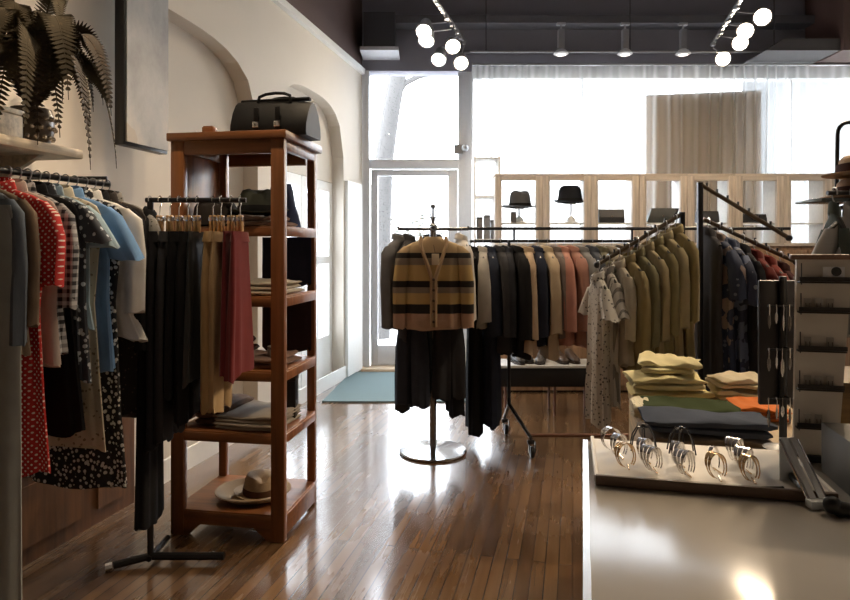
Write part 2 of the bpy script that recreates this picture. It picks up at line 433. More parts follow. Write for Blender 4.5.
# mat in the entry
mb = MB(); a, b_, c_, d_ = (xat(322, 6.0), 6.0), (xat(478, 6.0), 6.0), (xat(463, 7.42), 7.42), (xat(351, 7.42), 7.42)
mb.loft([[(x, y, z) for x, y in (a, b_, c_, d_)] for z in (.001, .014)])
tag(mb.build('door_mat', plain((.10, .145, .15), .95, 0., .3, 200.)), 'grey-green entry mat lying inside the glass street door', 'mat')

# sheer curtain and its rod
cy = YS - .25
xa, xb = xat(472, cy), XR - .1
mb = MB(); nx = 620; rows = [3.57, 3.4, 2.6, 1.8, .9]
vs, fs = [], []
for j, z in enumerate(rows):
    for i in range(nx + 1):
        x = xa + (xb - xa) * i / nx
        amp = .022 + .016 * sin(x * 2.3) + .01 * (j / 4)
        y = cy + amp * sin(x * 46 + 2.2 * sin(x * 3.1) + .5 * sin(x * 17) + .18 * j) + .012 * sin(x * 9 + j)
        vs.append((x, y, z))
for j in range(len(rows) - 1):
    for i in range(nx):
        a = j * (nx + 1) + i; fs.append((a, a + 1, a + nx + 2, a + nx + 1))
cu = thing('sheer_curtain', (0, 0, 0), 0, 'white sheer curtain hung across the whole shop window', 'curtain')
mb.add(vs, fs).build('panel', sheer(), cu)
MB().tube([(xa, cy, 3.585), (xb, cy, 3.585)], .014).build('rod', STEEL, cu)
# poster board standing behind the curtain
a, b_ = at(645, 96, 7.62), at(760, 180, 7.62)
bt = thing('window_poster', ((a.x + b_.x) / 2, 7.6, 1.3), 0, 'large blank beige poster board in the window behind the sheer curtain', 'poster')
hw = (b_.x - a.x) / 2
MB().box((0, 0, .98), (2 * hw, .02, 1.96), bev=.004).build('board', plain((.55, .42, .30), .8), bt)
o = MB(); o.prism([(-hw, 1.955), (hw, 1.955), (hw, 2.02), (-hw, 1.965)], -.01, .01); o.build('top_edge', plain((.5, .4, .3), .8), bt)
mb = MB()
for s in (-1, 1): mb.box((s * hw * .7, .0, -.63), (.03, .03, 1.34))
mb.build('stand', LTW, bt)
# white panelled shutters on the wall near the door
for i, (y0, y1) in enumerate(((5.46, 6.26), (6.27, 7.07))):
    fr_ = MB()
    for a, b_, z0, z1 in ((y0, y0 + .09, 0, 2.165), (y1 - .09, y1, 0, 2.165), (y0 + .09, y1 - .09, 0, .5), (y0 + .09, y1 - .09, 2.06, 2.165), (y0 + .09, y1 - .09, 1.28, 1.36), ((y0 + y1) / 2 - .025, (y0 + y1) / 2 + .025, .5, 2.06)):
        w_ = wbox(a, b_, z0, z1, -.20, -.13); fr_.add(w_.v, w_.f)
    o = struct(fr_.build('window_%d' % (3 + i), WHITEP, smooth=False))
    wbox(y0 + .09, y1 - .09, .5, 2.06, -.172, -.164).build('pane', glass(), o, smooth=False)
p2 = light('sky_portal', 'AREA', wl(6.27, -.3, 1.25), 1, (1, 1, 1), shape='RECTANGLE', size=1.7, size_y=1.9)
p2.rotation_euler = (radians(90), 0, ANG - radians(90))
try: p2.data.cycles.is_portal = True
except Exception: COL.objects.unlink(p2)
struct(wbox(7.12, 7.6, .02, 2.2, .0, .04).build('trim_9', WHITEP, smooth=False))
struct(wbox(3.9, 7.62, 0, .14, .0, .02).build('baseboard_left', WHITEP, smooth=False))
# brown wainscot below the wall rail
o = struct(wbox(1.2, 3.66, 0, .92, .0, .03).build('trim_10', wood((.17, .075, .028), .5), smooth=False))
for y0, y1 in ((1.3, 2.0), (2.06, 2.75), (2.81, 3.3), (3.34, 3.6)):
    for z0, z1 in ((.08, .36), (.42, .86)): wbox(y0 + .03, y1 - .03, z0, z1, .03, .042).build('panel', wood((.19, .085, .03), .5), o, smooth=False)

# ------------------------------------------------------------------ garments
def sup(t, e=.75):
    c, s = cos(t), sin(t)
    return math.copysign(abs(c) ** e, c), math.copysign(abs(s) ** e, s)
def rings_body(prof, N=44, seed=0, fold=.3, ks=(7, 11), x0=0., y0=0., hem=.012):
    """prof: list of (z, a, b, cx, cy); folds deepen toward the hem"""
    r = random.Random(seed); p = [r.uniform(0, 6.3) for _ in range(6)]
    zt, zb = prof[0][0], prof[-1][0]; out = []
    for (z, a, b, cx, cy) in prof:
        f = (zt - z) / max(1e-6, zt - zb); ring = []
        for j in range(N):
            t = 2 * pi * j / N; ux, uy = sup(t)
            g = fold * min(1, f * 1.6) * (.6 * sin(ks[0] * t + p[0] + f * 1.2) + .4 * sin(ks[1] * t + p[1] - f * .8))
            zz = z + (hem * (sin(2 * t + p[2]) + .6 * sin(5 * t + p[3])) * f ** 4)
            ring.append(Vector((x0 + cx + a * ux * (1 + .10 * g), y0 + cy + b * uy * (1 + g) + .006 * f * sin(3 * t + p[4]), zz)))
        out.append(ring)
    return out
def interp(keys, n):
    """smooth resample of (z, a, b, cx, cy) keys"""
    out = []
    for i in range(len(keys) - 1):
        A, B = keys[i], keys[i + 1]; m_ = max(1, int(abs(A[0] - B[0]) / n))
        for k in range(m_):
            t = k / m_; out.append(tuple(A[q] + (B[q] - A[q]) * t for q in range(5)))
    out.append(keys[-1]); return out

HOOK_DROP = .075
def hanger(loc, rz, color, desc, clip=False, w=.19, group=None):
    """hook goes round a bar at loc"""
    mats = {'black': BLACKM, 'wood': wood((.62, .38, .17), .45, 1), 'chrome': CHROME, 'white': WHITEP}
    cn = {'black': 'slim black', 'wood': 'pale wooden', 'chrome': 'thin chrome', 'white': 'white'}[color]
    t = thing('clip_hanger' if clip else 'clothes_hanger', loc, rz, f'{cn} {"clamp " if clip else ""}hanger holding up the {desc}', 'hanger', group)
    R = .019
    pts = [(R * cos(a), 0, R * sin(a)) for a in [radians(200 - 22 * k) for k in range(11)]]
    pts += [(R * .6, 0, -R * 1.1), (0, 0, -R * 1.7), (0, 0, -HOOK_DROP)]
    MB().tube(pts, .0026, 6).build('hook', CHROME if color != 'black' else STEEL, t)
    if clip:
        for s in (-1, 1):
            MB().box((0, s * .0085, -HOOK_DROP - .04), (.03, .0115, .09), bev=.004).build('clamp_board', mats[color], t)
        MB().box((0, 0, -HOOK_DROP - .012), (.03, .034, .022), bev=.003).build('clip', CHROME, t)
    else:
        mb = MB(); pts = []
        for k in range(13):
            u = -1 + k / 6; pts.append((u * w * .93, 0, -HOOK_DROP - .055 * abs(u) ** 1.5))
        mb.tube(pts, .009, 8); mb.build('shoulder_bar', mats[color], t)
    return t

def garment(kind, loc, rz, mat, desc, label, cat, group, L=.7, w=.2, b=.022, sl=0., flare=1.05, seed=None, hc='black', sm=None,
            collar=True, buttons=None, fold=.3, hgroup=None, dz=0., hw=None, tail=None, slw=.05):
    """kind: top / dress / trousers / skirt, hung at loc (centre of the bar) and seen along its own y axis"""
    seed = seed if seed is not None else rnd.randrange(9999)
    name = {'top': 'shirt', 'trousers': 'trousers', 'dress': 'dress', 'skirt': 'skirt', 'jacket': 'jacket', 'knit': 'cardigan'}[kind]
    t = thing(name, (loc[0], loc[1], loc[2] + dz), rz, label, cat, group)
    hanger(loc if not dz else (loc[0], loc[1], loc[2] + dz), rz, hc, desc, kind in ('trousers', 'skirt'), hw or min(w, .2), hgroup or group + ', hangers')
    sm = sm or mat
    if kind in ('trousers', 'skirt'):
        zt = -HOOK_DROP - .082
        if kind == 'skirt':
            k = interp([(zt, w * .8, b * .5, 0, 0), (zt - .05, w * .84, b * .7, 0, 0), (zt - L * .5, w * .95, b, 0, 0), (zt - L, w * flare, b * 1.25, 0, 0)], .06)
            MB().loft(rings_body(k, 44, seed, fold)).build('skirt_panel', mat, t)
        else:
            for s in (-1, 1):
                k = interp([(zt, w * .42, b * .55, s * w * .36, 0), (zt - .22, w * .5, b, s * w * .46, 0), (zt - L, w * .42 * flare, b * 1.1, s * w * .52, 0)], .07)
                MB().loft(rings_body(k, 24, seed + s, fold, (3, 5))).build('trouser_leg', mat, t)
        MB().loft(rings_body(interp([(zt + .012, w * .8, b * .62, 0, 0), (zt - .035, w * .84, b * .8, 0, 0)], .02), 36, seed, 0, hem=0)).build('waistband', mat, t)
        return t
    zt = -HOOK_DROP + .004
    keys = [(zt + .012, w * .26, b * .7, 0, 0), (zt - .006, w * .36, b * .8, 0, 0), (zt - .03, w * .72, b * .85, 0, 0), (zt - .05, w * .9, b * .9, 0, 0),
            (zt - .085, w * 1.0, b, 0, 0), (zt - .22, w * .97, b * 1.1, 0, 0), (zt - .45, w * (.95 if kind != 'dress' else .86), b * 1.15, 0, 0)]
    if kind == 'dress': keys += [(zt - L * .75, w * (.86 + flare) / 2, b * 1.3, 0, 0)]
    keys = [q for q in keys if q[0] > zt - L + .06] + [(zt - L, w * flare, b * 1.3, 0, 0)]
    MB().loft(rings_body(interp(keys, .055), 48, seed, fold)).build('body', mat, t)
    if sl > 0:
        for s in (-1, 1):
            if sl < .3:
                k = [(zt - .052, .028, b * .7, s * w * .84, 0), (zt - .09, slw * .95, b * 1.0, s * (w * .95), 0), (zt - sl, slw * 1.25, b * 1.15, s * (w + sl * .28), 0)]
            else:
                k = [(zt - .052, .028, b * .7, s * w * .84, 0), (zt - .1, slw, b, s * w * .97, 0), (zt - sl * .5, slw * .95, b * 1.1, s * (w + .02), -.006), (zt - sl, slw * .8, b * 1.0, s * (w + .025), -.012)]
            so = MB().loft(rings_body(interp(k, .05), 22, seed + 5 + s, fold * .8, (3, 5), hem=.006)).build('sleeve', sm, t)
    if collar:
        cb = MB(); R_, S_ = w * .3, b * .9
        pts = [(R_ * cos(a), S_ * sin(a), zt + .016 + .012 * sin(a)) for a in [2 * pi * k / 20 for k in range(20)]]
        rings = []
        for q in (0, .006, .006, 0):
            pass
        rings = [[Vector((x * 1.02, y * 1.05, z - .012)) for x, y, z in pts], [Vector((x, y, z + .016)) for x, y, z in pts],
                 [Vector((x * 1.2, y * 1.35, z + .008)) for x, y, z in pts], [Vector((x * 1.35, y * 1.5, z - .026)) for x, y, z in pts]]
        cb.loft(rings, False, False).build('collar', sm, t)
    if buttons:
        for k in range(5):
            z = zt - .06 - k * (L - .16) / 5
            MB().lathe([(.0, -.002), (.006, -.002), (.006, .002), (0, .002)], (0, -b * 1.3 - .004, z), 10, M=Matrix.Rotation(radians(90), 3, 'X')).build('button', buttons, t)
    return t

def bar_thing(name, mb, m, label, cat): return tag(mb.build(name, m), label, cat)

# ---- wall rail on the left ------------------------------------------------
U = Vector((sin(-ANG), cos(ANG), 0))
BARZ = 1.745
def wr(Y, z=BARZ, off=.36): 
    p = wl(Y + .075, off); p.z = z; return p
rail = thing('wall_rail', wr(2.2), ANG, 'black wall-mounted clothes rail under the cream shelf', 'clothes rail')
def rl(p): return Matrix.Rotation(-ANG, 3, 'Z') @ (Vector(p) - Vector(rail.location))
MB().tube([rl(wr(1.9)), rl(wr(2.99))], .0125, 10).build('bar', DARKST, rail)
for Y in (1.95, 2.975):
    MB().tube([rl(wl(Y, .0) + Vector((0, 0, BARZ + .03))), rl(wr(Y, BARZ + .03)), rl(wr(Y, BARZ - .005))], .008, 8).build('bracket', DARKST, rail)
CREAM = wood((.66, .55, .40), .5, 1)
sh_ = thing('wall_shelf', wr(2.06, 1.835, .21), ANG, 'cream painted plank shelf above the left clothes rail', 'shelf')
MB().box((0, 0, .02), (.38, 1.5, .04), bev=.006).build('plank', CREAM, sh_)
for y in (-.6, .6): MB().prism([(-.19, -.0), (.12, -.0), (-.19, -.16)], y - .012, y + .012).build('bracket', CREAM, sh_)

NAVYD, CHAR, BLK = fabric((.025, .03, .05)), fabric((.045, .045, .05)), fabric((.016, .016, .018))
GL = 'clothes on the wall rail under the shelf'
def wg(kind, Y, mat, desc, label, cat, **k):
    k.setdefault('fold', .55); return garment(kind, wr(Y), ANG + rnd.uniform(-.05, .05), mat, desc, label, cat, GL, **k)
wg('trousers', 2.27, fabric((.32, .34, .33)), 'long grey-green trousers', 'long grey-green trousers at the near end of the left wall rail', 'trousers', L=1.42, w=.25, b=.022, flare=1.1, hc='wood')
wg('jacket', 2.31, denim((.10, .12, .15)), 'faded slate denim jacket', 'faded slate denim jacket in front of the red polka-dot dress', 'jacket', L=.62, w=.185, b=.022, sl=.56, buttons=STEEL)
wg('top', 2.35, fabric((.16, .115, .08), .4), 'brown tweed jacket', 'brown tweed jacket squeezed between slate denim and red polka dots', 'jacket', L=.6, w=.20, b=.022, sl=.5)
RED = dots((.50, .022, .02), (.85, .75, .68))
wg('dress', 2.40, RED, 'red polka-dot dress', 'long red dress with white polka dots', 'dress', L=1.05, w=.235, b=.024, sl=.36, flare=1.08, slw=.05)
wg('top', 2.455, fabric((.55, .46, .42)), 'pinkish cream top', 'pinkish cream top behind the red polka-dot dress', 'shirt', L=.66, w=.23, b=.02, sl=.0)
wg('top', 2.50, plaid((.015, .015, .022), (.5, .5, .52), .03), 'black and white plaid shirt', 'black and white plaid shirt with long sleeves', 'shirt', L=.62, w=.215, b=.022, sl=.45, slw=.055)
wg('dress', 2.545, fabric((.012, .012, .014)), 'plain black dress', 'plain black dress next to the plaid shirt', 'dress', L=.95, w=.225, b=.02, sl=0, flare=1.1)
wg('top', 2.59, floral((.05, .06, .08), (.62, .68, .74), 40., .52), 'blue-grey snake print top', 'blue-grey snake-print tunic over the cream lace', 'shirt', L=.74, w=.235, b=.022, sl=.2)
wg('top', 2.635, fabric((.40, .54, .64)), 'pale blue short-sleeved shirt', 'pale blue short-sleeved shirt with a pointed collar', 'shirt', L=.56, w=.21, b=.022, sl=.22, slw=.06, buttons=WHITEP)
wg('dress', 2.685, floral((.66, .60, .48), (.30, .25, .17), 44., .42), 'cream lace dress', 'cream lace dress hanging below the snake-print tunic', 'dress', L=1.05, w=.21, b=.022, sl=0, flare=1.1)
wg('top', 2.735, denim((.17, .31, .55)), 'blue denim shirt', 'bright blue denim shirt with rolled sleeves', 'shirt', L=.74, w=.235, b=.027, sl=.27, slw=.06, buttons=WHITEP)
wg('dress', 2.785, floral((.02, .02, .024), (.78, .78, .76), 48., .56), 'black and white floral dress', 'long black dress with a white flower print', 'dress', L=1.24, w=.245, b=.02, sl=0, flare=1.12)
wg('top', 2.84, fabric((.90, .88, .84)), 'white pleated blouse', 'white pleated blouse flaring out wide at its hem', 'shirt', L=.62, w=.23, b=.024, sl=.5, flare=1.33, fold=.5, slw=.065)
wg('top', 2.89, fabric((.018, .018, .022)), 'black blouse', 'black long-sleeved blouse behind the white pleated one', 'shirt', L=.58, w=.215, b=.022, sl=.5)
wg('dress', 2.935, floral((.05, .042, .04), (.2, .15, .13), 46., .36), 'dark brown print dress', 'dark brown dotted dress hanging lower than the white blouse', 'dress', L=.98, w=.24, b=.02, sl=0, flare=1.1)
wg('top', 2.98, floral((.36, .35, .33), (.07, .07, .07), 60., .4), 'grey snakeskin top', 'grey snakeskin-print top at the far end of the wall rail', 'shirt', L=.5, w=.225, b=.02, sl=.3)

# ---- fern, box and things on the shelf ------------------------------------
p = wr(2.72, 1.876, .20)
fern = thing('potted_fern', p, 0, 'large drooping brown-green fern in a beaded pot on the cream shelf', 'plant')
mb = MB(); mb.lathe([(.0, 0), (.06, 0), (.085, .06), (.09, .13), (.078, .17), (.07, .165), (.0, .15)], seg=20)
pot = mb.build('pot', plain((.10, .075, .055), .3, .3, .3, 60.), fern)
mb = MB()
for ring, (r, z) in enumerate(((.083, .045), (.09, .085), (.091, .125))):
    for k in range(16):
        a = 2 * pi * (k + .5 * (ring % 2)) / 16; mb.ball((r * cos(a), r * sin(a), z), .011, 7, 5)
mb.build('beading', plain((.5, .42, .33), .15, .6), pot)
FERN = floral((.060, .045, .022), (.10, .075, .04), 40., .4)
FERN2 = floral((.04, .028, .018), (.085, .05, .028), 40., .4)
def frond(az, reach, rise, drop, wid, m, roll=0.):
    """a broad arching frond: stem plus rows of overlapping leaflets"""
    mb = MB(); N_ = 46; P = []
    for i in range(N_ + 1):
        s = i / N_; r = reach * (1 - (1 - s) ** 1.5); z = .15 + rise * math.sin(min(1, s * 1.25) * pi / 2) - drop * max(0, s - .3) ** 1.4
        P.append(Vector((r * cos(az + roll * s), r * sin(az + roll * s), z)))
    mb.tube(P, [.006 - .0045 * i / N_ for i in range(N_ + 1)], 5)
    tw = rnd.uniform(-.9, .9)
    for i in range(4, N_):
        T = (P[i + 1] - P[i]).normalized(); side = Vector((-sin(az), cos(az), 0)); side = (side - T * side.dot(T)).normalized()
        nrm = side.cross(T); side = (side * cos(tw) + nrm * sin(tw)); nrm = side.cross(T)
        l = wid * math.sin(pi * min(1, (i / N_) * .92 + .1)) ** .7; h = reach / N_ * 1.2 + .005
        for sg in (-1, 1):
            d = (side * sg + T * .45 - nrm * .1).normalized(); c = P[i]
            q = [c - T * h * .45, c + T * h * .5, c + d * l * .55 + T * h * .6, c + d * l, c + d * l * .5 - T * h * .5]
            e = nrm * .0018
            mb.loft([[v_ - e for v_ in q], [v_ + e for v_ in q]])
    return mb.build('frond', m, fern, smooth=False)
for k, (az, re, ri, dr, wd) in enumerate([(-15, .27, .40, .75, .055), (-45, .25, .42, .9, .06), (-75, .28, .40, .85, .06), (-105, .26, .42, .80, .055), (15, .24, .45, .7, .055),
        (45, .20, .50, .6, .05), (-135, .26, .40, .8, .055), (-30, .30, .34, .55, .06), (-60, .20, .55, .7, .06), (-90, .30, .32, .5, .055), (70, .2, .46, .6, .05), (-120, .2, .55, .6, .055),
        (-5, .32, .52, .85, .06), (-40, .34, .56, .9, .065), (-80, .34, .55, .85, .06), (30, .28, .56, .8, .055), (-20, .18, .62, .45, .055), (-60, .36, .46, 1.0, .06), (-100, .18, .62, .5, .055), (0, .30, .30, .40, .05), (-150, .22, .5, .6, .05), (60, .26, .42, .8, .05), (-70, .16, .48, .35, .06), (-10, .16, .52, .5, .06), (-55, .27, .50, 1.1, .06), (-35, .22, .30, .35, .055), (10, .33, .42, 1.05, .06), (-25, .36, .44, 1.15, .06), (-85, .22, .62, .9, .06)]):
    frond(radians(az), re, ri, dr, wd * 1.15, FERN if k % 3 else FERN2, rnd.uniform(-.3, .3))
p = wr(2.50, 1.876, .27)
bx = thing('storage_box', p, ANG + .05, 'small cream box at the front of the shelf beside the fern', 'box')
MB().box((-.12, 0, .055), (.28, .2, .11), bev=.006).build('body', wood((.74, .66, .54), .6, 0), bx)
MB().box((-.12, 0, .122), (.29, .21, .022), bev=.006).build('lid', wood((.78, .70, .58), .6, 0), bx)

# canvas on the left wall
y0, y1 = 3.53, 3.92
cv = thing('wall_canvas', wl((y0 + y1) / 2, .0, 2.03), ANG, 'tall grey abstract canvas with dark edges on the left wall', 'picture')
m, nt, b = _new('abstract_paint'); v = _coord(nt, (1, 2.2, 1.6)); n = _noise(nt, v, 1.7, 6, .65); n2 = _noise(nt, _coord(nt), 2.6, 3)
c_ = _ramp(nt, n, [(.25, (.24, .25, .27)), (.5, (.40, .41, .43)), (.75, (.56, .53, .49))])
nt.links.new(_mix(nt, _math(nt, 'GREATER_THAN', n2, .62), c_, (.44, .40, .36)), b.inputs['Base Color']); b.inputs['Roughness'].default_value = .75
MB().box((.032, 0, .52), (.06, y1 - y0, 1.06), bev=.004).build('frame', BLACKM, cv)
MB().box((.065, .004, .525), (.012, y1 - y0 - .02, 1.03)).build('painted_face', m, cv, smooth=False)

# ---- open wooden cabinet --------------------------------------------------
CW, CD, CH = .605, .52, 2.03
CANG = radians(-9.5)
c0 = at(284, 545, 3.14); c0.z = 0
cab = thing('display_cabinet', c0, CANG, 'tall open reddish-brown wooden cabinet with five shelves', 'cabinet')
def cb(name, c, d, m=CABW, bev=.004): return MB().box(c, d, bev=bev).build(name, m, cab)
PW = .07
for x in (-CW + PW / 2, -PW / 2):
    for y in (.02, CD - .02): cb('post', (x, y, CH / 2 - .02), (PW if y < .1 else .045, .04, CH - .04))
cb('top_board', (-CW / 2, CD / 2, CH - .02), (CW + .03, CD + .03, .04), CABWX)
cb('top_rail', (-CW / 2, .02, CH - .075), (CW - 2 * PW, .03, .07), CABWX); cb('top_rail', (-CW / 2, CD - .02, CH - .075), (CW - 2 * PW, .03, .07), CABWX)
for x in (-.025, -CW + .025): cb('top_rail', (x, CD / 2, CH - .065), (.03, CD - .08, .05))
SHZ = [.13, .53, .84, 1.21, 1.56]
for i, z in enumerate(SHZ):
    cb('shelf' if i else 'base_board', (-CW / 2, CD / 2, z - .0125), (CW - .02, CD - .02, .025), CABWX)
    cb('shelf_rail', (-CW / 2, .016, z - .03), (CW - 2 * PW, .022, .045), CABWX)
    cb('shelf_rail', (-.014, CD / 2, z - .03), (.02, CD - .08, .045))
MB().prism([(-PW * .6, .115), (-CW + PW * .6, .115), (-CW + PW * .6, .0), (-CW + PW + .02, .0), (-CW + PW + .09, .06), (-PW - .09, .06), (-PW - .02, .0), (-PW * .6, .0)], .006, .03).build('apron', CABWX, cab, smooth=False); cb('kick_board', (-.02, CD / 2, .06), (.02, CD - .08, .09))
RC = Matrix.Rotation(CANG, 3, 'Z')
cb('side_panel', (-CW + .012, CD / 2, 1.25), (.016, CD - .09, 1.42))
def inc(x, y, z): return c0 + RC @ Vector((x, y, 0)) + Vector((0, 0, z + .0015))     # a place inside the cabinet
def hat(name, loc, rz, mat, label, r=.085, h=.11, brim=.07, band=None, pinch=.25, curl=.02, group=None, brim_drop=0., stack=1., sy=1.18, flat=False):
    t = thing(name, loc, rz, label, 'hat', group)
    mb = MB(); rings = []; prof = [(r * 1.04, .0), (r * 1.0, h * .35), (r * .93, h * .75), (r * .8, h * .95), (r * .5, h * 1.0 if flat else h * 1.04), (.02, h * (1.0 if flat else 1.02))]
    for i, (q, z) in enumerate(prof):
        ring = []
        for j in range(32):
            a = 2 * pi * j / 32; x, y = q * cos(a), q * sy * sin(a); zz = z
            if i >= 3: zz -= pinch * h * max(0, 1 - abs(x) / (r * .55)) * (.55 + .45 * max(-1, -sin(a)))
            ring.append(Vector((x * (1 - .12 * (z / h) * max(0, -sin(a))), y, zz + .012)))
        rings.append(ring)
    mb.loft(rings, False, True).build('crown', mat, t)
    mb = MB(); rr = []
    for q, dz in ((r * 1.0, .012), (r + brim * .5, .008), (r + brim, .010), (r + brim, .006), (r + brim * .5, .003), (r * .98, .004)):
        rr.append([Vector((q * cos(a), q * (sy if q < r * 1.1 else (sy + (1 - sy) * .45)) * sin(a), dz + (q - r) / max(brim, .01) * (curl * abs(cos(a)) ** 1.5 - brim_drop * abs(sin(a))))) for a in [2 * pi * j / 40 for j in range(40)]])
    mb.loft(rr, False, False).build('brim', mat, t)
    if band:
        mb = MB(); mb.loft([[Vector((q * cos(a), q * sy * sin(a), z)) for a in [2 * pi * j / 32 for j in range(32)]] for q, z in ((r * 1.065, .014), (r * 1.07, .03), (r * 1.045, .045), (r * 1.0, .045))], False, False).build('band', band, t)
    return t
FELTD = fabric((.035, .037, .043)); 
hat('cap', inc(-.44, .16, 1.56), .6, fabric((.035, .03, .028)), 'dark baker-boy cap at the left of the top cabinet shelf', .115, .12, .035, pinch=.1, curl=0)
hat('felt_hat', inc(-.20, .15, 1.56 + .06), .2, fabric((.05, .055, .045)), 'dark olive felt hat on folded knit, top cabinet shelf', .10, .12, .055, BLK)
def folded(name, loc, rz, d, mat, label, cat, group=None, layers=3, rough=.006, seed=None, part='fold'):
    """one garment folded flat: layers of soft slabs with round front folds"""
    seed = seed if seed is not None else rnd.randrange(9999); r = random.Random(seed)
    t = thing(name, loc, rz, label, cat, group); W, D, H = d; hl = H / layers; mb = MB()
    for k in range(layers):
        z0 = k * hl; ph = [r.uniform(0, 6) for _ in range(6)]; dw = r.uniform(-.012, .012); dd = r.uniform(-.008, .008); ox = r.uniform(-.006, .006)
        rings = []; NX = 18
        for i in range(NX + 1):
            u = -1 + 2 * i / NX; x = u * (W / 2 + dw); e = max(.25, min(1, (1 - abs(u)) * 8 + .3)); ring = []
            for j in range(22):
                a = 2 * pi * j / 22; cx_, cz_ = sup(a, .45)
                y = cx_ * (D / 2 + dd + rough * sin(3 * u + ph[0])) * (.97 + .03 * e); 
                n_ = rough * (.7 * sin(2.3 * u + 2.5 * cx_ + ph[1]) + .4 * sin(5 * u - 3 * cx_ + ph[2]) + .25 * sin(11 * u + 7 * cx_ + ph[4]))
                zc = z0 + hl / 2; zz = zc + cz_ * hl * .5 * e + (n_ * (1 if cz_ > 0 else .3) if k == layers - 1 or cz_ < 0 else 0)
                if k == 0 and cz_ < 0: zz = max(zz, .0)
                ring.append(Vector((x + ox + rough * .6 * sin(6 * cx_ + ph[3]), y, max(zz, 0.0))))
            rings.append(ring)
        mb.loft(rings)
    mb.build(part, mat, t); return t
def infold(x, y, z, d, mat, label, rz=0., **k): return folded('folded_garment', inc(x, y, z), ANG + rz, d, mat, label, 'folded clothes', 'folded clothes in the wooden cabinet', **k)
infold(-.21, .20, 1.56, (.26, .30, .055), fabric((.30, .20, .16)), 'pinkish brown folded knit on the top cabinet shelf', layers=2)
infold(-.18, .20, 1.21, (.28, .30, .07), fabric((.52, .47, .38)), 'cream folded sweater on the cabinet shelf beside dark red sleeves', layers=3)
infold(-.20, .21, .84, (.28, .3, .05), fabric((.20, .12, .09)), 'rust-brown folded scarf beside the striped tin', layers=2)
infold(-.22, .20, .53, (.34, .34, .075), fabric((.40, .35, .29)), 'beige folded cloths on the second-lowest cabinet shelf', layers=4)
infold(-.44, .25, 1.21, (.16, .26, .12), fabric((.10, .08, .075)), 'dark folded jumper at the left of the middle cabinet shelf', layers=3)
infold(-.42, .25, .53, (.2, .3, .10), fabric((.16, .10, .07)), 'brown folded jumper at the left of the second-lowest shelf', layers=3)
infold(-.42, .25, .84, (.2, .3, .12), fabric((.07, .05, .05)), 'dark folded jumper at the left, above the brown one', layers=3)
# navy bag on the top shelf, dark textile hanging at the back of the cabinet
def slouch(name, loc, rz, d, mat, label, cat, lean=.0):
    t = thing(name, loc, rz, label, cat); W, D, H = d; rings = []
    for i in range(9):
        f = i / 8; a = W / 2 * (1 - .45 * f ** 1.6); b_ = D / 2 * (1 - .5 * f)
        rings.append([Vector((sup(q, .6)[0] * a + lean * f, sup(q, .6)[1] * b_ * (1 + .05 * sin(5 * q + i)), H * f + .004 * sin(3 * q))) for q in [2 * pi * j / 28 for j in range(28)]])
    MB().loft(rings).build('body', mat, t)
    MB().tube([(lean + W * .22 * cos(a), 0, H * .97 + .07 * sin(a)) for a in [pi * k / 10 for k in range(11)]], .008, 8).build('handle', mat, t)
    return t
slouch('handbag', inc(-.155, .345, 1.56), ANG + radians(90), (.15, .20, .235), denim((.035, .045, .09)), 'navy slouchy bag on the top shelf, seen through the cabinet side', 'bag')
for z, h, lb in ((1.24, .27, 'navy throw hung over the back of the upper cabinet bay'), (.87, .29, 'dark plum throw hung over the back of the middle cabinet bay')):
    t = thing('hanging_throw', inc(-.18, CD - .035, z), ANG, lb, 'throw')
    mb = MB(); mb.loft(rings_body([(h * (1 - k / 8), .15, .012, 0, 0) for k in range(9)], 44, 3, .35)); mb.build('cloth', denim((.03, .035, .07)) if z > 1 else fabric((.05, .03, .035)), t)
# striped tin, bottle box, bottom shelf
t = thing('striped_tin', inc(-.11, .17, .84 + .0), 0, 'small silver ribbed tin on the middle cabinet shelf', 'tin')
MB().lathe([(0, .002), (.045, .002), (.045, .10), (.0, .10)], seg=28).build('can', plain((.62, .60, .55), .3, .8), t)
for z in (.01, .09): MB().lathe([(.043, z), (.0475, z), (.0475, z + .008), (.043, z + .008)], seg=28).build('rim', CHROME, t)
t = thing('gift_box', inc(-.10, .30, .53), ANG + .2, 'tall black box standing behind the beige cloths', 'box')
MB().box((0, 0, .11), (.10, .08, .20), bev=.003).build('body', BLACKM, t); MB().box((0, 0, .222), (.104, .084, .03), bev=.003).build('lid', BLACKM, t)
t = thing('straw_tray', inc(-.26, .22, .13), 0, 'wide woven straw tray on the lowest cabinet shelf', 'tray')
MB().lathe([(0, .004), (.14, .004), (.185, .035), (.198, .035), (.198, .042), (.18, .043), (.135, .012), (0, .012)], seg=40, sx=1.0, sy=.9).build('dish', straw((.42, .31, .19)), t)
hat('straw_hat', inc(-.22, .22, .145), .4, straw((.40, .29, .18)), 'brown straw hat resting on the woven tray', .085, .10, .05, fabric((.10, .05, .03)))
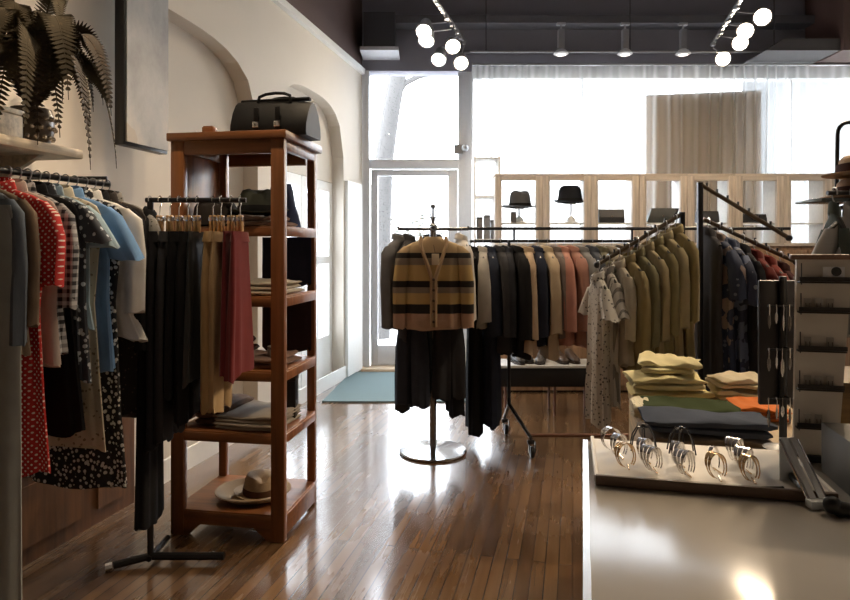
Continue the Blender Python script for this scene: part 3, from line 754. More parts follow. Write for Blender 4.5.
# things on top of the cabinet
tp = CH
bag = thing('leather_bag', inc(-.15, .26, tp), CANG - .06, 'black leather doctor bag on top of the wooden cabinet', 'bag')
LEA = plain((.004, .004, .0045), .5, 0., .2, 60.); LEA.node_tree.nodes['Principled BSDF'].inputs['Specular IOR Level'].default_value = .25
mb = MB(); rings = []
for i in range(11):
    u = -1 + 2 * i / 10; x = u * .215; e = 1 - .06 * abs(u) ** 6
    o_ = [(-.10, 0), (-.105, .02), (-.10, .07), (-.075, .14), (-.04, .19), (-.015, .21), (.015, .21), (.04, .19), (.075, .14), (.10, .07), (.105, .02), (.10, 0)]
    rings.append([Vector((x, y * e, z * (e if abs(u) < .99 else .96) * (1 - .05 * (u + 1)))) for y, z in o_])
mb.loft(rings).build('body', LEA, bag)
MB().box((0, 0, .205), (.40, .035, .02), bev=.008).build('frame', LEA, bag)
for s in (-1, 1):
    MB().tube([(-.09, s * .03, .19), (-.08, .02 + s * .05, .222), (-.045, .03 + s * .055, .236), (.01, .03 + s * .055, .24), (.06, .03 + s * .055, .236), (.095, .02 + s * .05, .222), (.10, s * .03, .19)], .0085, 8).build('handle', LEA, bag)
for x in (-.06, .06): MB().box((x, -.105, .09), (.028, .008, .12), bev=.003).build('strap', LEA, bag)
for x in (-.06, .06): MB().box((x, -.112, .06), (.034, .006, .03), bev=.002).build('buckle', CHROME, bag)
t = thing('wooden_block', inc(-.44, .09, tp), ANG, 'small brown wooden block on the cabinet top', 'block'); MB().box((0, 0, .02), (.06, .05, .04), bev=.004).build('body', CABWX, t); MB().box((0, 0, .042), (.05, .042, .006), bev=.002).build('lid', CABWX, t)
t = thing('price_stand', inc(-.52, .1, tp), ANG, 'tiny white peg beside the wooden block', 'peg'); MB().lathe([(0, 0), (.012, 0), (.012, .004), (.005, .008), (.004, .026), (0, .028)], seg=12).build('body', WHITEP, t)
t = thing('round_box', inc(-.05, .36, tp), 0, 'brown round leather box behind the black bag', 'box'); MB().lathe([(0, 0), (.06, 0), (.062, .06), (.058, .10), (.03, .125), (0, .13)], seg=24).build('body', plain((.16, .075, .045), .5), t); MB().lathe([(.06, .058), (.065, .058), (.065, .068), (.06, .068)], seg=24).build('rim', plain((.1, .05, .03), .5), t)

# ---- black T-stand with bottoms and jackets in front of the cabinet -------
RY, RZ = 2.94, 1.67
rx0, rx1 = xat(146, RY), xat(246, RY)
st = thing('garment_stand', ((rx0 + rx1) / 2 - .05, RY, 0), 0, 'black garment stand in front of the wooden cabinet', 'clothes rack')
X0, X1 = rx0 - st.location.x, rx1 - st.location.x
MB().tube([(X0, 0, RZ), (X1, 0, RZ)], .012, 10).build('bar', DARKST, st)
for s_x in (X0 + .02,):
    MB().tube([(s_x, 0, .03), (s_x, 0, RZ)], .014, 10).build('post', DARKST, st)
MB().tube([(X0 + .02, -.02, .03), (X0 + .02, .2, .03)], .014, 8).build('foot', BLACKM, st)
MB().tube([(X0 - .12, -.06, .022), (X0 + .02, .0, .035), (X1 - .1, .0, .035)], .018, 8).build('base_rail', BLACKM, st)
mb = MB().tube([(X0 - .125, -.062, .02), (X0 - .15, -.075, .019)], .0185, 8); mb.build('end_cap', CHROME, st)
GB = 'clothes on the black stand before the cabinet'
def bg_(kind, px, mat, desc, label, cat, **k):
    return garment(kind, (xat(px, RY), RY, RZ), radians(90) + rnd.uniform(-.03, .03), mat, desc, label, cat, GB, **k)
k0 = dict(hc='wood')
bg_('dress', 150, BLK, 'long black coat', 'long black coat at the left end of the black stand', 'coat', L=1.40, w=.11, b=.022, sl=.6, flare=1.1, hc='black', slw=.035)
bg_('trousers', 160, fabric((.02, .02, .024)), 'first black trousers', 'black trousers just right of the long black coat', 'trousers', L=.95, w=.135, b=.022, **k0)
bg_('trousers', 170, CHAR, 'charcoal trousers', 'charcoal trousers between two black pairs', 'trousers', L=.92, w=.135, b=.022, **k0)
bg_('skirt', 179, BLK, 'black skirt', 'black skirt left of the dark leather one', 'skirt', L=.72, w=.135, b=.022, **k0)
bg_('trousers', 188, fabric((.02, .02, .022)), 'slim black trousers', 'slim black trousers near the middle of the black stand', 'trousers', L=.84, w=.135, b=.021, **k0)
bg_('skirt', 197, plain((.03, .032, .032), .45, 0., .2, 20.), 'dark leather skirt', 'dark leather skirt next to the tan trousers', 'skirt', L=.66, w=.135, b=.022, flare=1.15, **k0)
bg_('trousers', 213, fabric((.42, .28, .135)), 'tan trousers', 'tan trousers beside the dark leather skirt', 'trousers', L=.78, w=.135, b=.02, **k0)
bg_('trousers', 221, fabric((.46, .32, .17)), 'pale tan trousers', 'slightly paler tan trousers beside the dark red skirt', 'trousers', L=.79, w=.135, b=.02, **k0)
bg_('skirt', 231, fabric((.15, .022, .026)), 'dark red skirt', 'dark red skirt next to the pale tan trousers', 'skirt', L=.62, w=.135, b=.022, flare=1.1, **k0)
bg_('skirt', 240, fabric((.18, .028, .03)), 'end dark red skirt', 'dark red skirt at the right end of the black stand', 'skirt', L=.64, w=.135, b=.024, flare=1.2, **k0)

# ---- round stand with the striped cardigan --------------------------------
TY = 4.55; tx = xat(433, TY)
ts = thing('round_base_stand', (tx, TY, 0), 0, 'chrome garment stand with a round base and four arms', 'clothes rack')
MB().lathe([(0, .003), (.235, .003), (.24, .012), (.235, .02), (.08, .03), (.03, .04), (0, .04)], seg=48).build('base', plain((.5, .5, .5), .12, 1., .04), ts)
MB().lathe([(.024, .03), (.024, 1.6), (.0, 1.6)], seg=16).build('post', plain((.28, .28, .30), .25, .9, .05), ts)
for a in (0, 90, 180, 270):
    c, s = cos(radians(a)), sin(radians(a))
    MB().tube([(0, 0, 1.585), (c * .25, s * .25, 1.585)], .011, 8).tube([(c * .245, s * .245, 1.58), (c * .252, s * .252, 1.605)], .008, 6).build('arm', DARKST, ts)
mb = MB().tube([(0, 0, 1.6), (0, 0, 1.73)], .008, 8).lathe([(0, 1.60), (.03, 1.605), (.012, 1.63), (.016, 1.66), (.0, 1.68)], seg=12).ball((0, 0, 1.745), .018)
for a in range(6):
    c, s = cos(a * pi / 3), sin(a * pi / 3); mb.tube([(0, 0, 1.65), (c * .035, s * .035, 1.68), (c * .045, s * .045, 1.71), (c * .032, s * .032, 1.725)], .004, 5)
mb.build('finial', plain((.12, .12, .13), .3, .7), ts)
m, nt, b = _new('striped_knit'); v = _coord(nt); sx = nt.nodes.new('ShaderNodeSeparateXYZ'); nt.links.new(v, sx.inputs[0])
zl = _math(nt, 'ADD', sx.outputs[2], .8)     # 0.8 above local -0.8
TAN, YEL, BK, GRB = (.46, .34, .20), (.52, .36, .15), (.02, .017, .016), (.25, .21, .16)
def zz(py): return .8 + (HY - py) / F * 4.33 + HC - 1.585
st_ = [(0, (.42, .27, .19)), (zz(313), BK), (zz(304), YEL), (zz(293), GRB), (zz(287), BK), (zz(281), YEL), (zz(265), GRB), (zz(258), BK), (zz(253), TAN)]
nt.links.new(_ramp(nt, zl, st_, True), b.inputs['Base Color']); b.inputs['Roughness'].default_value = .95
rib = nt.nodes.new('ShaderNodeTexWave'); rib.inputs['Scale'].default_value = 60; rib.bands_direction = 'X'; nt.links.new(v, rib.inputs['Vector'])
_bump(nt, b, rib.outputs['Fac'], .4, .004); KNIT = m
RIBT = fabric((.36, .25, .15))
GT = 'clothes on the round chrome stand'
def tg(kind, ang, r, mat, desc, label, cat, rz=None, z=1.585, **k):
    a = radians(ang); return garment(kind, (tx + r * cos(a), TY + r * sin(a), z), radians(ang + 90) if rz is None else rz, mat, desc, label, cat, GT, **k)
kn = tg('knit', -90, .2, KNIT, 'striped cardigan', 'tan, yellow and black striped cardigan facing the camera', 'cardigan', L=.60, w=.205, b=.075, sl=.60, flare=.92, fold=.10, seed=4, collar=False, rz=0., slw=.055)
def kb(z): return -.075 * (1.12 if z > -.4 else 1.25)
zt = -HOOK_DROP
for s in (-1, 1):
    pts = [(s * .085, -.03, zt + .012), (s * .088, -.062, zt - .03), (s * .07, -.083, zt - .09), (s * .035, -.092, zt - .19), (s * .013, -.095, zt - .26), (s * .012, -.099, zt - .4), (s * .012, -.10, zt - .585)]
    MB().tube(pts, .0125, 8).build('button_band', RIBT, kn)
for k in range(5): MB().lathe([(0, -.003), (.009, -.003), (.009, .003), (0, .003)], (.0, -.112, zt - .27 - .07 * k), 12, M=Matrix.Rotation(radians(90), 3, 'X')).build('button', plain((.08, .05, .03), .4), kn)
MB().loft(rings_body([(zt - .545, .194, .096, 0, 0), (zt - .58, .189, .097, 0, 0), (zt - .605, .184, .093, 0, 0)], 48, 4, .06, hem=.003)).build('hem_rib', fabric((.42, .28, .20)), kn)
t = thing('care_label', (tx + .0, TY - .31, 1.43), 0, 'small pale tag hanging in the neck of the striped cardigan', 'tag')
MB().box((0.012, -.0, -.055), (.05, .004, .075), rz=.2, bev=.002).build('card', plain((.6, .5, .36), .7), t); MB().tube([(.0, 0, .04), (.012, 0, -.02)], .0015, 5).build('string', BLACKM, t)
tg('jacket', 180, .235, fabric((.12, .12, .125)), 'grey jacket', 'grey jacket on the door side of the round stand', 'jacket', rz=radians(68), L=.62, w=.2, b=.045, sl=.6)
tg('jacket', 176, .17, fabric((.05, .05, .055)), 'dark grey jacket', 'darker grey jacket tucked inside the lighter one, door side', 'jacket', rz=radians(80), L=.7, w=.19, b=.035, sl=.58)
tg('top', 0, .20, fabric((.55, .52, .48)), 'off-white blouse', 'off-white blouse on the right arm of the round stand', 'shirt', rz=radians(100), L=.55, w=.2, b=.035, sl=.55)
tg('dress', 90, .2, fabric((.04, .04, .045)), 'black tunic', 'black tunic at the back of the round stand', 'dress', rz=0., L=.85, w=.2, b=.04, sl=.5)
GT2 = 'dark trousers and skirts on the lower arms of the round stand'
ARZ = 1.13
for a in (10, 80, 135, 170, 225, 262, 315):
    c, s = cos(radians(a)), sin(radians(a)); MB().tube([(0, 0, ARZ), (c * .23, s * .23, ARZ)], .008, 6).build('lower_arm', DARKST, ts)
DJ = denim((.025, .028, .038))
for a, mt, ds, L, w_, lb in ((225, DJ, 'dark jeans', .60, .125, 'near-left dark jeans under the striped cardigan'), (315, fabric((.03, .03, .034)), 'black skirt', .56, .125, 'near-right black trousers under the striped cardigan'),
                    (170, fabric((.035, .036, .042)), 'charcoal slacks', .66, .13, 'charcoal trousers on the lower stand, door side'), (10, BLK, 'ragged black trousers', .7, .12, 'black trousers on the lower stand, side toward the long rail'),
                    (80, DJ, 'rear jeans', .62, .14, 'dark jeans at the back of the lower stand'), (135, BLK, 'black culottes', .58, .13, 'black culottes at the back left of the lower stand')):
    garment('trousers', (tx + (.205 if 130 < a < 240 else .155) * cos(radians(a)), TY + (.205 if 130 < a < 240 else .155) * sin(radians(a)), ARZ), radians(a + 90 + (18 if a == 225 else -18 if a == 315 else 0)), mt, ds + ' on the round stand', lb, 'trousers', GT2, L=L, w=w_, b=.045, flare=1.12, hc='chrome', fold=.35)

# ---- rolling rail behind --------------------------------------------------
ZY, ZZ_ = 4.72, 1.50
rr = thing('rolling_rail', (xat(530, ZY), ZY, 0), 0, 'black rolling clothes rail with castors behind the round stand', 'clothes rack')
ox = rr.location.x
def rX(px, Y=ZY): return xat(px, Y) - ox
xl_, xr_ = rX(470), rX(640)
MB().tube([(xl_, 0, ZZ_), (xr_, 0, ZZ_)], .012, 10).build('hanging_bar', DARKST, rr)
MB().tube([(rX(462), .0, ZZ_ + .093), (rX(790), 0, ZZ_ + .093)], .0115, 10).build('upper_bar', DARKST, rr)
for px in (514, 632): MB().tube([(rX(px), 0, ZZ_), (rX(px), 0, ZZ_ + .093)], .009, 8).build('bar_link', DARKST, rr)
for px, nm in ((509, 'upright'), (636, 'upright')):
    MB().tube([(rX(px), 0, .34), (rX(px), 0, ZZ_)], .013, 10).build(nm, DARKST, rr)
MB().tube([(rX(509), 0, .34), (rX(509), -.02, .30), (rX(524), -.30, .14)], .014, 10).build('leg', DARKST, rr)
MB().tube([(rX(509), 0, .30), (rX(509), .25, .14)], .014, 10).build('leg', DARKST, rr)
MB().tube([(rX(636), 0, .34), (rX(636), -.30, .14)], .014, 10).build('leg', DARKST, rr)
MB().tube([(rX(524), -.28, .15), (rX(636), -.28, .15)], .013, 10).build('base_rail', plain((.12, .05, .03), .4, .4), rr)
def castor(x, y):
    o = MB().box((x, y, .11), (.05, .03, .03), bev=.006).tube([(x, y, .14), (x, y, .10)], .008, 8).build('castor_fork', DARKST, rr)
    MB().lathe([(0, -.014), (.034, -.014), (.04, -.008), (.04, .008), (.034, .014), (0, .014)], (x + .01, y, .041), 20, M=Matrix.Rotation(radians(90), 3, 'Y')).build('wheel', BLACKM, o)
    MB().box((x - .012, y, .075), (.006, .03, .08)).box((x + .032, y, .075), (.006, .03, .08)).build('bracket', DARKST, o)
castor(rX(524), -.30); castor(rX(509), .25); castor(rX(636), -.30)
GR = 'clothes on the long rolling rail'
NAVY = fabric((.028, .035, .055))
def rg(kind, px, mat, desc, label, cat, **k):
    return garment(kind, (xat(px, ZY), ZY, ZZ_), radians(90) + rnd.uniform(-.12, .12), mat, desc, label, cat, GR, **k)
rg('dress', 474, BLK, 'black maxi dress', 'black full-length dress at the left end of the rolling rail', 'dress', L=1.31, w=.17, b=.04, flare=1.05)
rg('jacket', 483, fabric((.42, .4, .37)), 'pale grey cardigan', 'pale grey cardigan at the left end of the rolling rail', 'cardigan', L=.55, w=.2, b=.04, sl=.5)
rg('dress', 491, NAVY, 'navy long coat', 'long navy coat reaching nearly to the floor by the round stand', 'coat', L=1.25, w=.19, b=.045, sl=.6)
rg('jacket', 500, CHAR, 'charcoal blazer', 'charcoal blazer next to the long navy coat', 'jacket', L=.72, w=.21, b=.04, sl=.6)
rg('jacket', 508, fabric((.03, .032, .04)), 'ink-blue jacket', 'ink-blue jacket at the left upright of the rolling rail', 'jacket', L=.74, w=.21, b=.042, sl=.6)
rg('jacket', 517, BLK, 'black blazer', 'black blazer left of the beige flared knit', 'jacket', L=.76, w=.22, b=.045, sl=.62)
rg('top', 528, fabric((.44, .33, .23)), 'beige flared knit', 'beige knit flaring out at the bottom between two black jackets', 'sweater', L=.72, w=.21, b=.045, sl=.62, flare=1.25, fold=.4)
rg('jacket', 538, NAVYD, 'dark navy jacket', 'dark navy jacket between the beige knit and the tan shirt', 'jacket', L=.68, w=.2, b=.04, sl=.6)
rg('top', 547, fabric((.46, .37, .26)), 'tan shirt', 'tan shirt right of the dark navy jacket', 'shirt', L=.76, w=.2, b=.042, sl=.58)
rg('top', 556, fabric((.17, .14, .13)), 'grey-brown top', 'grey-brown top between tan and salmon', 'shirt', L=.62, w=.2, b=.04, sl=.55)
rg('top', 564, fabric((.42, .20, .155)), 'salmon top', 'salmon pink top on the rolling rail', 'shirt', L=.66, w=.205, b=.042, sl=.56)
rg('top', 573, fabric((.36, .19, .15)), 'dusty pink top', 'darker dusty pink top right of the salmon one', 'shirt', L=.68, w=.2, b=.042, sl=.56)
rg('jacket', 582, fabric((.20, .2, .205)), 'mid-grey jacket on the rolling rail', 'mid-grey jacket right of the pink tops', 'jacket', L=.66, w=.205, b=.042, sl=.56)
rg('jacket', 592, fabric((.07, .08, .10)), 'slate jacket', 'slate jacket behind the tip of the slanted arm', 'jacket', L=.7, w=.2, b=.042, sl=.56)
rg('top', 602, fabric((.13, .12, .08)), 'dark olive top', 'dark olive top behind the slanted rack arm', 'shirt', L=.7, w=.2, b=.042, sl=.56)
rg('top', 612, fabric((.35, .31, .25)), 'sand top', 'sand top on the rolling rail behind the slanted arm', 'shirt', L=.7, w=.2, b=.042, sl=.56)
rg('top', 622, fabric((.09, .075, .06)), 'dark brown top', 'dark brown top at the right end of the rolling rail', 'shirt', L=.7, w=.2, b=.042, sl=.56)

# ---- four-way rack with slanted arms --------------------------------------
PY = 3.36
P1, T1 = at(682, 214, PY), at(597, 265, 3.30)
P2, T2 = at(700, 184, PY), at(789, 238, 3.20)
P3, T3 = at(703, 219, PY + .03), at(796, 262, PY + .02)
fx = thing('slant_arm_rack', ((P1.x + P2.x) / 2, PY, 0), 0, 'dark four-way rack with slanted waterfall arms behind the folded clothes', 'clothes rack')
lo = Vector(fx.location)
for P_ in (P1, P2):
    MB().box((P_.x - lo.x, 0, P_.z / 2 + .02), (.026, .026, P_.z - .02), bev=.003).build('upright', DARKST, fx)
for P_, T_, nm in ((P1, T1, 'slanted_arm'), (P2, T2, 'slanted_arm'), (P3, T3, 'lower_arm')):
    mb = MB().tube([P_ - lo, T_ - lo], .011, 8); d_ = (T_ - P_)
    a_ = mb.build(nm, plain((.11, .085, .065), .4, .6), fx); mb = MB()
    for k in range(8):
        q = P_ + d_ * (.08 + .12 * k) - lo; MB().tube([q, q + Vector((0, 0, .028))], .0055, 6).build('stop_pin', DARKST, a_)
    MB().ball(T_ - lo, .017).build('end_knob', DARKST, a_)
for k in range(4):
    a = radians(45 + 90 * k); MB().tube([(0, 0, .05), (cos(a) * .3, sin(a) * .3, .022)], .014, 8).build('foot', DARKST, fx)
MB().box((0, 0, .3), (P2.x - P1.x, .02, .03)).box((0, 0, 1.25), (P2.x - P1.x, .02, .03)).build('cross_bar', DARKST, fx)
GF, GF2 = 'tops on the left slanted arm', 'clothes on the right slanted arm'
def ag(A, B, f, mat, desc, label, cat, grp, kind='top', tw=0., **k):
    p_ = A + (B - A) * f; d_ = B - A; rz = math.atan2(d_.y, d_.x) + radians(90)
    if abs(rz) > pi / 2: rz -= pi * (1 if rz > 0 else -1)
    return garment(kind, p_, rz + tw, mat, desc, label, cat, grp, **k)
OLV = [(.27, .22, .115), (.22, .19, .10), (.30, .25, .15), (.17, .155, .09), (.33, .28, .17), (.27, .22, .11)]
PR = floral((.58, .56, .53), (.13, .13, .135), 52., .44)
WS = vstripe((.55, .53, .5), (.22, .21, .2), .03, .3)
ag(P1, T1, .985, PR, 'grey print dress', 'grey and white print dress at the tip of the left slanted arm', 'dress', GF, 'dress', L=.74, w=.10, b=.03, sl=.2, fold=.45, slw=.035)
ag(P1, T1, .87, WS, 'striped pale dress', 'pale striped dress second from the tip of the left slanted arm', 'dress', GF, 'dress', L=.68, w=.10, b=.03, sl=.22, fold=.45, slw=.035)
ag(P1, T1, .75, fabric((.46, .42, .35)), 'oatmeal blouse', 'oatmeal blouse between the striped dress and the olive tops', 'shirt', GF, L=.5, w=.13, b=.026, sl=.36, slw=.04)
for f, c, ds, lb, L in ((.64, OLV[0], 'mustard olive shirt', 'mustard-olive shirt nearest the oatmeal blouse', .56), (.53, OLV[3], 'dark olive shirt', 'dark olive shirt in the middle of the left slanted arm', .58), (.42, OLV[2], 'khaki shirt', 'pale khaki shirt right of the dark olive one', .6),
                    (.31, OLV[1], 'moss shirt', 'moss-coloured shirt between two khaki shirts', .62), (.20, OLV[4], 'sand khaki shirt', 'sandy khaki shirt second from the left upright', .64), (.08, OLV[5], 'golden khaki shirt', 'golden khaki shirt next to the left upright', .66)):
    ag(P1, T1, f, fabric(c), ds, lb, 'shirt', GF, L=L, w=.155, b=.026, sl=.45, fold=.35)
FLB = floral((.035, .05, .10), (.16, .19, .27), 22., .36, (.28, .22, .2))
ag(P3, T3, .06, fabric((.06, .06, .07)), 'charcoal dress', 'charcoal dress next to the right upright', 'dress', GF2, 'dress', L=.8, w=.15, b=.026)
ag(P3, T3, .17, FLB, 'navy floral dress', 'navy floral dress second from the right upright', 'dress', GF2, 'dress', L=.84, w=.16, b=.03, sl=.3, fold=.35)
ag(P3, T3, .30, floral((.03, .04, .08), (.2, .22, .26), 18., .4, (.12, .15, .24)), 'blue floral dress', 'blue-grey floral dress in the middle of the lower right arm', 'dress', GF2, 'dress', L=.82, w=.16, b=.03, sl=.3, fold=.35)
ag(P3, T3, .43, fabric((.03, .03, .035)), 'black top', 'black top between blue floral and maroon', 'shirt', GF2, L=.66, w=.15, b=.026, sl=.4)
ag(P3, T3, .56, fabric((.12, .02, .018)), 'maroon dress', 'maroon dress nearest the black top', 'dress', GF2, 'dress', L=.76, w=.15, b=.03, sl=.3)
ag(P3, T3, .70, fabric((.16, .028, .022)), 'brick red dress', 'brick-red dress second from the tip of the lower right arm', 'dress', GF2, 'dress', L=.70, w=.15, b=.03, sl=.3)
ag(P3, T3, .84, fabric((.05, .02, .02)), 'dark wine dress', 'dark wine dress near the tip of the lower right arm', 'dress', GF2, 'dress', L=.66, w=.15, b=.03, sl=.3)

# ---- table with folded clothes --------------------------------------------
TZ = .80
tl = lambda x, y: Vector((x, y, 0))
tA = tl(xat(628, 2.95), 2.95); R_ = Matrix.Rotation(ANG, 3, 'Z')
tb_ = thing('display_table', tA, ANG, 'pale wooden table holding the folded clothes', 'table')
TW, TD = .62, 1.0          # along x, toward the camera
PALE = wood((.46, .34, .19), .5, 1)
MB().box((TW / 2, -TD / 2, TZ - .02), (TW, TD, .04), bev=.004).build('tabletop', PALE, tb_)
for x in (.012, TW - .012): MB().box((x, -TD / 2, TZ - .31), (.02, TD - .04, .54), bev=.002).build('side_panel', PALE, tb_)
MB().box((TW / 2, -TD + .03, TZ - .14), (TW - .06, .02, .2)).build('apron', PALE, tb_)
for x in (.03, TW - .03):
    for y in (-.03, -TD + .03): MB().box((x, y, (TZ - .04) / 2), (.05, .05, TZ - .04), bev=.003).build('leg', PALE, tb_)
GTB = 'folded clothes on the pale table'
def tf(px, py_base, Y, d, mat, label, rz=0., **k):
    p_ = Vector((xat(px, Y), Y, TZ + k.pop('up', 0) + .001)); return folded('folded_garment', p_, ANG + rz, d, mat, label, 'folded clothes', GTB, **k)
YC = fabric((.70, .62, .34)); YC2 = fabric((.64, .55, .28)); CR = fabric((.68, .60, .42))
tf(667, 395, 2.76, (.31, .24, .05), YC2, 'pale yellow folded knit at the bottom of the yellow pile', layers=2, rough=.009)
tf(664, 385, 2.76, (.29, .24, .05), YC, 'butter-yellow knit in the middle of the yellow pile', up=.058, layers=2, rough=.010, rz=.1)
tf(668, 370, 2.77, (.22, .2, .055), fabric((.74, .67, .40)), 'crumpled light yellow knit topmost of the yellow pile', up=.118, layers=2, rough=.014, rz=-.15)
tf(740, 392, 2.78, (.22, .22, .045), CR, 'cream folded knit right of the yellow pile', layers=2, rough=.009)
tf(738, 384, 2.78, (.2, .2, .04), fabric((.62, .55, .4)), 'cream knit lying on another cream knit beside the yellow pile', up=.052, layers=2, rough=.011, rz=.12)
tf(688, 414, 2.46, (.36, .2, .055), fabric((.035, .05, .018)), 'dark green folded jumper in front of the yellow pile', layers=2, rough=.006)
tf(757, 412, 2.48, (.17, .2, .05), fabric((.62, .17, .035)), 'orange folded jumper beside the dark green one', layers=3, rough=.006)
tf(704, 445, 2.13, (.38, .20, .04), fabric((.15, .115, .085)), 'brown folded jumper under the blue-grey one', layers=2, rough=.005)
tf(704, 432, 2.13, (.375, .19, .05), denim((.055, .066, .092)), 'blue-grey folded jumper at the near edge of the table', up=.045, layers=2, rough=.006)
tf(640, 410, 2.50, (.07, .18, .05), floral((.6, .55, .4), (.2, .2, .13), 60., .4), 'small patterned cloth at the left edge of the table', layers=2)

# ------------------------------------------------------------------ counter in front
CZ = .95
far, near = 1.66, .35
def cpt(px, Y): return Vector((xat(px, Y), Y, 0))
k0_ = cpt(583, far); CL, CWI = far - near, 1.15
CA_ = -math.atan(.247)
ct = thing('counter', k0_, CA_, 'grey-topped shop counter in the right foreground', 'counter')
CTOP = plain((.42, .385, .34), .16, 0., .06, 5.); CTOP.node_tree.nodes['Principled BSDF'].inputs['Specular IOR Level'].default_value = .18
L_ = CL / cos(ANG)
MB().box((CWI / 2, -L_ / 2, CZ - .02), (CWI, L_, .04), bev=.003).build('worktop', CTOP, ct)
MB().box((CWI / 2, -L_ / 2, .46), (CWI - .04, L_ - .04, .84), bev=.004).build('body', plain((.30, .24, .19), .6), ct)
MB().box((.006, -L_ / 2, CZ + .0015), (.012, L_, .003)).build('edge_strip', plain((.8, .8, .8), .25, .9), ct)
MB().box((CWI / 2, -L_ / 2, .03), (CWI - .1, L_ - .1, .06)).build('plinth', BLACKM, ct)
R_ = Matrix.Rotation(ANG, 3, 'Z')
tc_ = at(597, 487, 1.345); tc_.z = CZ
def tr(x, y, z=0): return tc_ + R_ @ Vector((x, y, z))
tray = thing('jewellery_tray', tr(.225, .15), ANG, 'cream display tray with a brown front edge on the counter', 'tray')
MB().box((0, 0, .009), (.45, .29, .012), bev=.002).build('board', plain((.62, .57, .50), .55, 0., .06, 12.), tray)
EB = wood((.10, .062, .04), .5, 0)
MB().box((0, -.148, .0125), (.456, .010, .022), bev=.002).build('front_edge', EB, tray)
for s in (-1, 1): MB().box((s * .226, 0, .0125), (.008, .29, .018), bev=.002).build('side_edge', plain((.66, .62, .56), .5), tray)
SILV = plain((.80, .79, .78), .16, 1., .03); GOLD = plain((.62, .42, .22), .25, 1., .05)
def cuff(x, y, rz, tilt, bands, label, m, r=.025, gap=.0105):
    t = thing('cuff_bracelet', tr(x, y, .0165), rz * .35 + .85 + ANG, label, 'bracelet', 'bracelets on the counter tray')
    for k in range(bands):
        off = (k - (bands - 1) / 2) * gap; rings = []
        for i in range(29):
            a = radians(-62 + 304 * i / 28); w_ = .0012 + .0030 * max(0, sin(a)) ** .8; th = .0007
            c_ = Vector((r * 1.1 * cos(a), off * (.55 + .45 * max(0, sin(a))), r + .0016 + r * sin(a))); n_ = Vector((cos(a), 0, sin(a)))
            sh_y = c_.z * tilt
            rings.append([c_ + Vector((0, sh_y + q * w_, 0)) + n_ * e * th for q, e in ((-1, -1), (1, -1), (1, 1), (-1, 1))])
        MB().loft(rings).build('band', m, t, smooth=False)
    MB().tube([(-.012, -.012, .0022), (0, 0, .0022), (.012, .012, .0022)], .0018, 5).build('clasp', GOLD, t)
    return t
cuffs = [(.045, .20, -.5, .25, 2, 'two-band silver cuff at the back left corner of the tray', SILV), (.06, .15, .3, .2, 2, 'two-band silver cuff second at the left end of the tray', SILV), (.07, .08, -.2, .3, 2, 'copper-coloured cuff at the front left of the tray', GOLD),
         (.115, .13, .5, .2, 2, 'silver cuff just left of the tray middle, back one', SILV), (.125, .07, .2, .3, 3, 'three-band silver cuff left of the tray middle, front one', SILV), (.185, .12, .6, .2, 2, 'silver cuff in the middle of the tray, back one', SILV), (.19, .06, .3, .25, 3, 'three-band silver cuff in the middle of the tray, front one', SILV),
         (.255, .10, .6, .2, 1, 'single-band silver cuff right of the tray middle', SILV), (.25, .05, -.3, .3, 2, 'copper-coloured cuff right of the tray middle', GOLD), (.315, .18, .35, .2, 3, 'three-band silver cuff at the back right of the tray', SILV), (.318, .11, .35, .2, 3, 'three-band silver cuff at the right of the tray, second from back', SILV), (.315, .05, -.2, .3, 2, 'copper-coloured cuff at the front right of the tray', GOLD)]
for c in cuffs: cuff(*c)
# wire spider stands (dark)
for x, y, lb in ((.115, .215, 'dark wire jewellery stand at the back left of the tray'), (.2, .215, 'dark wire jewellery stand at the back middle of the tray')):
    t = thing('wire_stand', tr(x, y, .0165), 0, lb, 'jewellery stand', 'wire stands on the tray')
    for k in range(6):
        a = 2 * pi * k / 6 + .3
        MB().tube([(0, 0, .055), (.014 * cos(a), .014 * sin(a), .058), (.028 * cos(a), .028 * sin(a), .035), (.034 * cos(a), .034 * sin(a), .002)], .0018, 5).build('wire_leg', DARKST, t)
    MB().ball((0, 0, .058), .006).build('knob', DARKST, t)
t = thing('dark_stick', tr(.33, .012, .0165), .0, 'thin dark stick lying along the front of the tray', 'stick'); MB().tube([(-.05, 0, .003), (.03, .0, .003)], .0028, 8).ball((.031, 0, .003), .0034).build('body', BLACKM, t)
t = thing('pen', tr(.395, .05, .0165), 1.35, 'fat black pen lying at the right end of the tray', 'pen')
MB().tube([(-.045, 0, .009), (-.03, 0, .009), (.02, 0, .009), (.03, 0, .009)], [.006, .0085, .0085, .007], 12).build('barrel', BLACKM, t); MB().tube([(.03, 0, .009), (.05, 0, .009), (.06, 0, .009)], [.007, .0045, .002], 12).build('tip', plain((.05, .03, .03), .4), t)
# slanted acrylic display at the tray's right end
t = thing('acrylic_riser', at(818, 505, 1.235), 0, 'slanted acrylic riser with shiny rails at the right end of the tray', 'display stand')
t.location.z = CZ
ACR = plain((.62, .64, .66), .12, 0., .03)
for x in (-.018, .018):
    MB().tube([(x, .0, .012), (x, .10, .10)], .003, 8).build('rail', CHROME, t)
MB().box((0, -.004, .008), (.044, .022, .016), bev=.003).build('foot', ACR, t)
for x in (-.009, .009): MB().loft([[(x + q, .0, .014), (x + q, .1, .102), (x + q, .1, .105), (x + q, 0, .017)] for q in (-.006, .006)]).build('slat', ACR, t, smooth=False)
MB().box((0, .102, .052), (.036, .004, .104), bev=.001).build('back_leg', ACR, t)
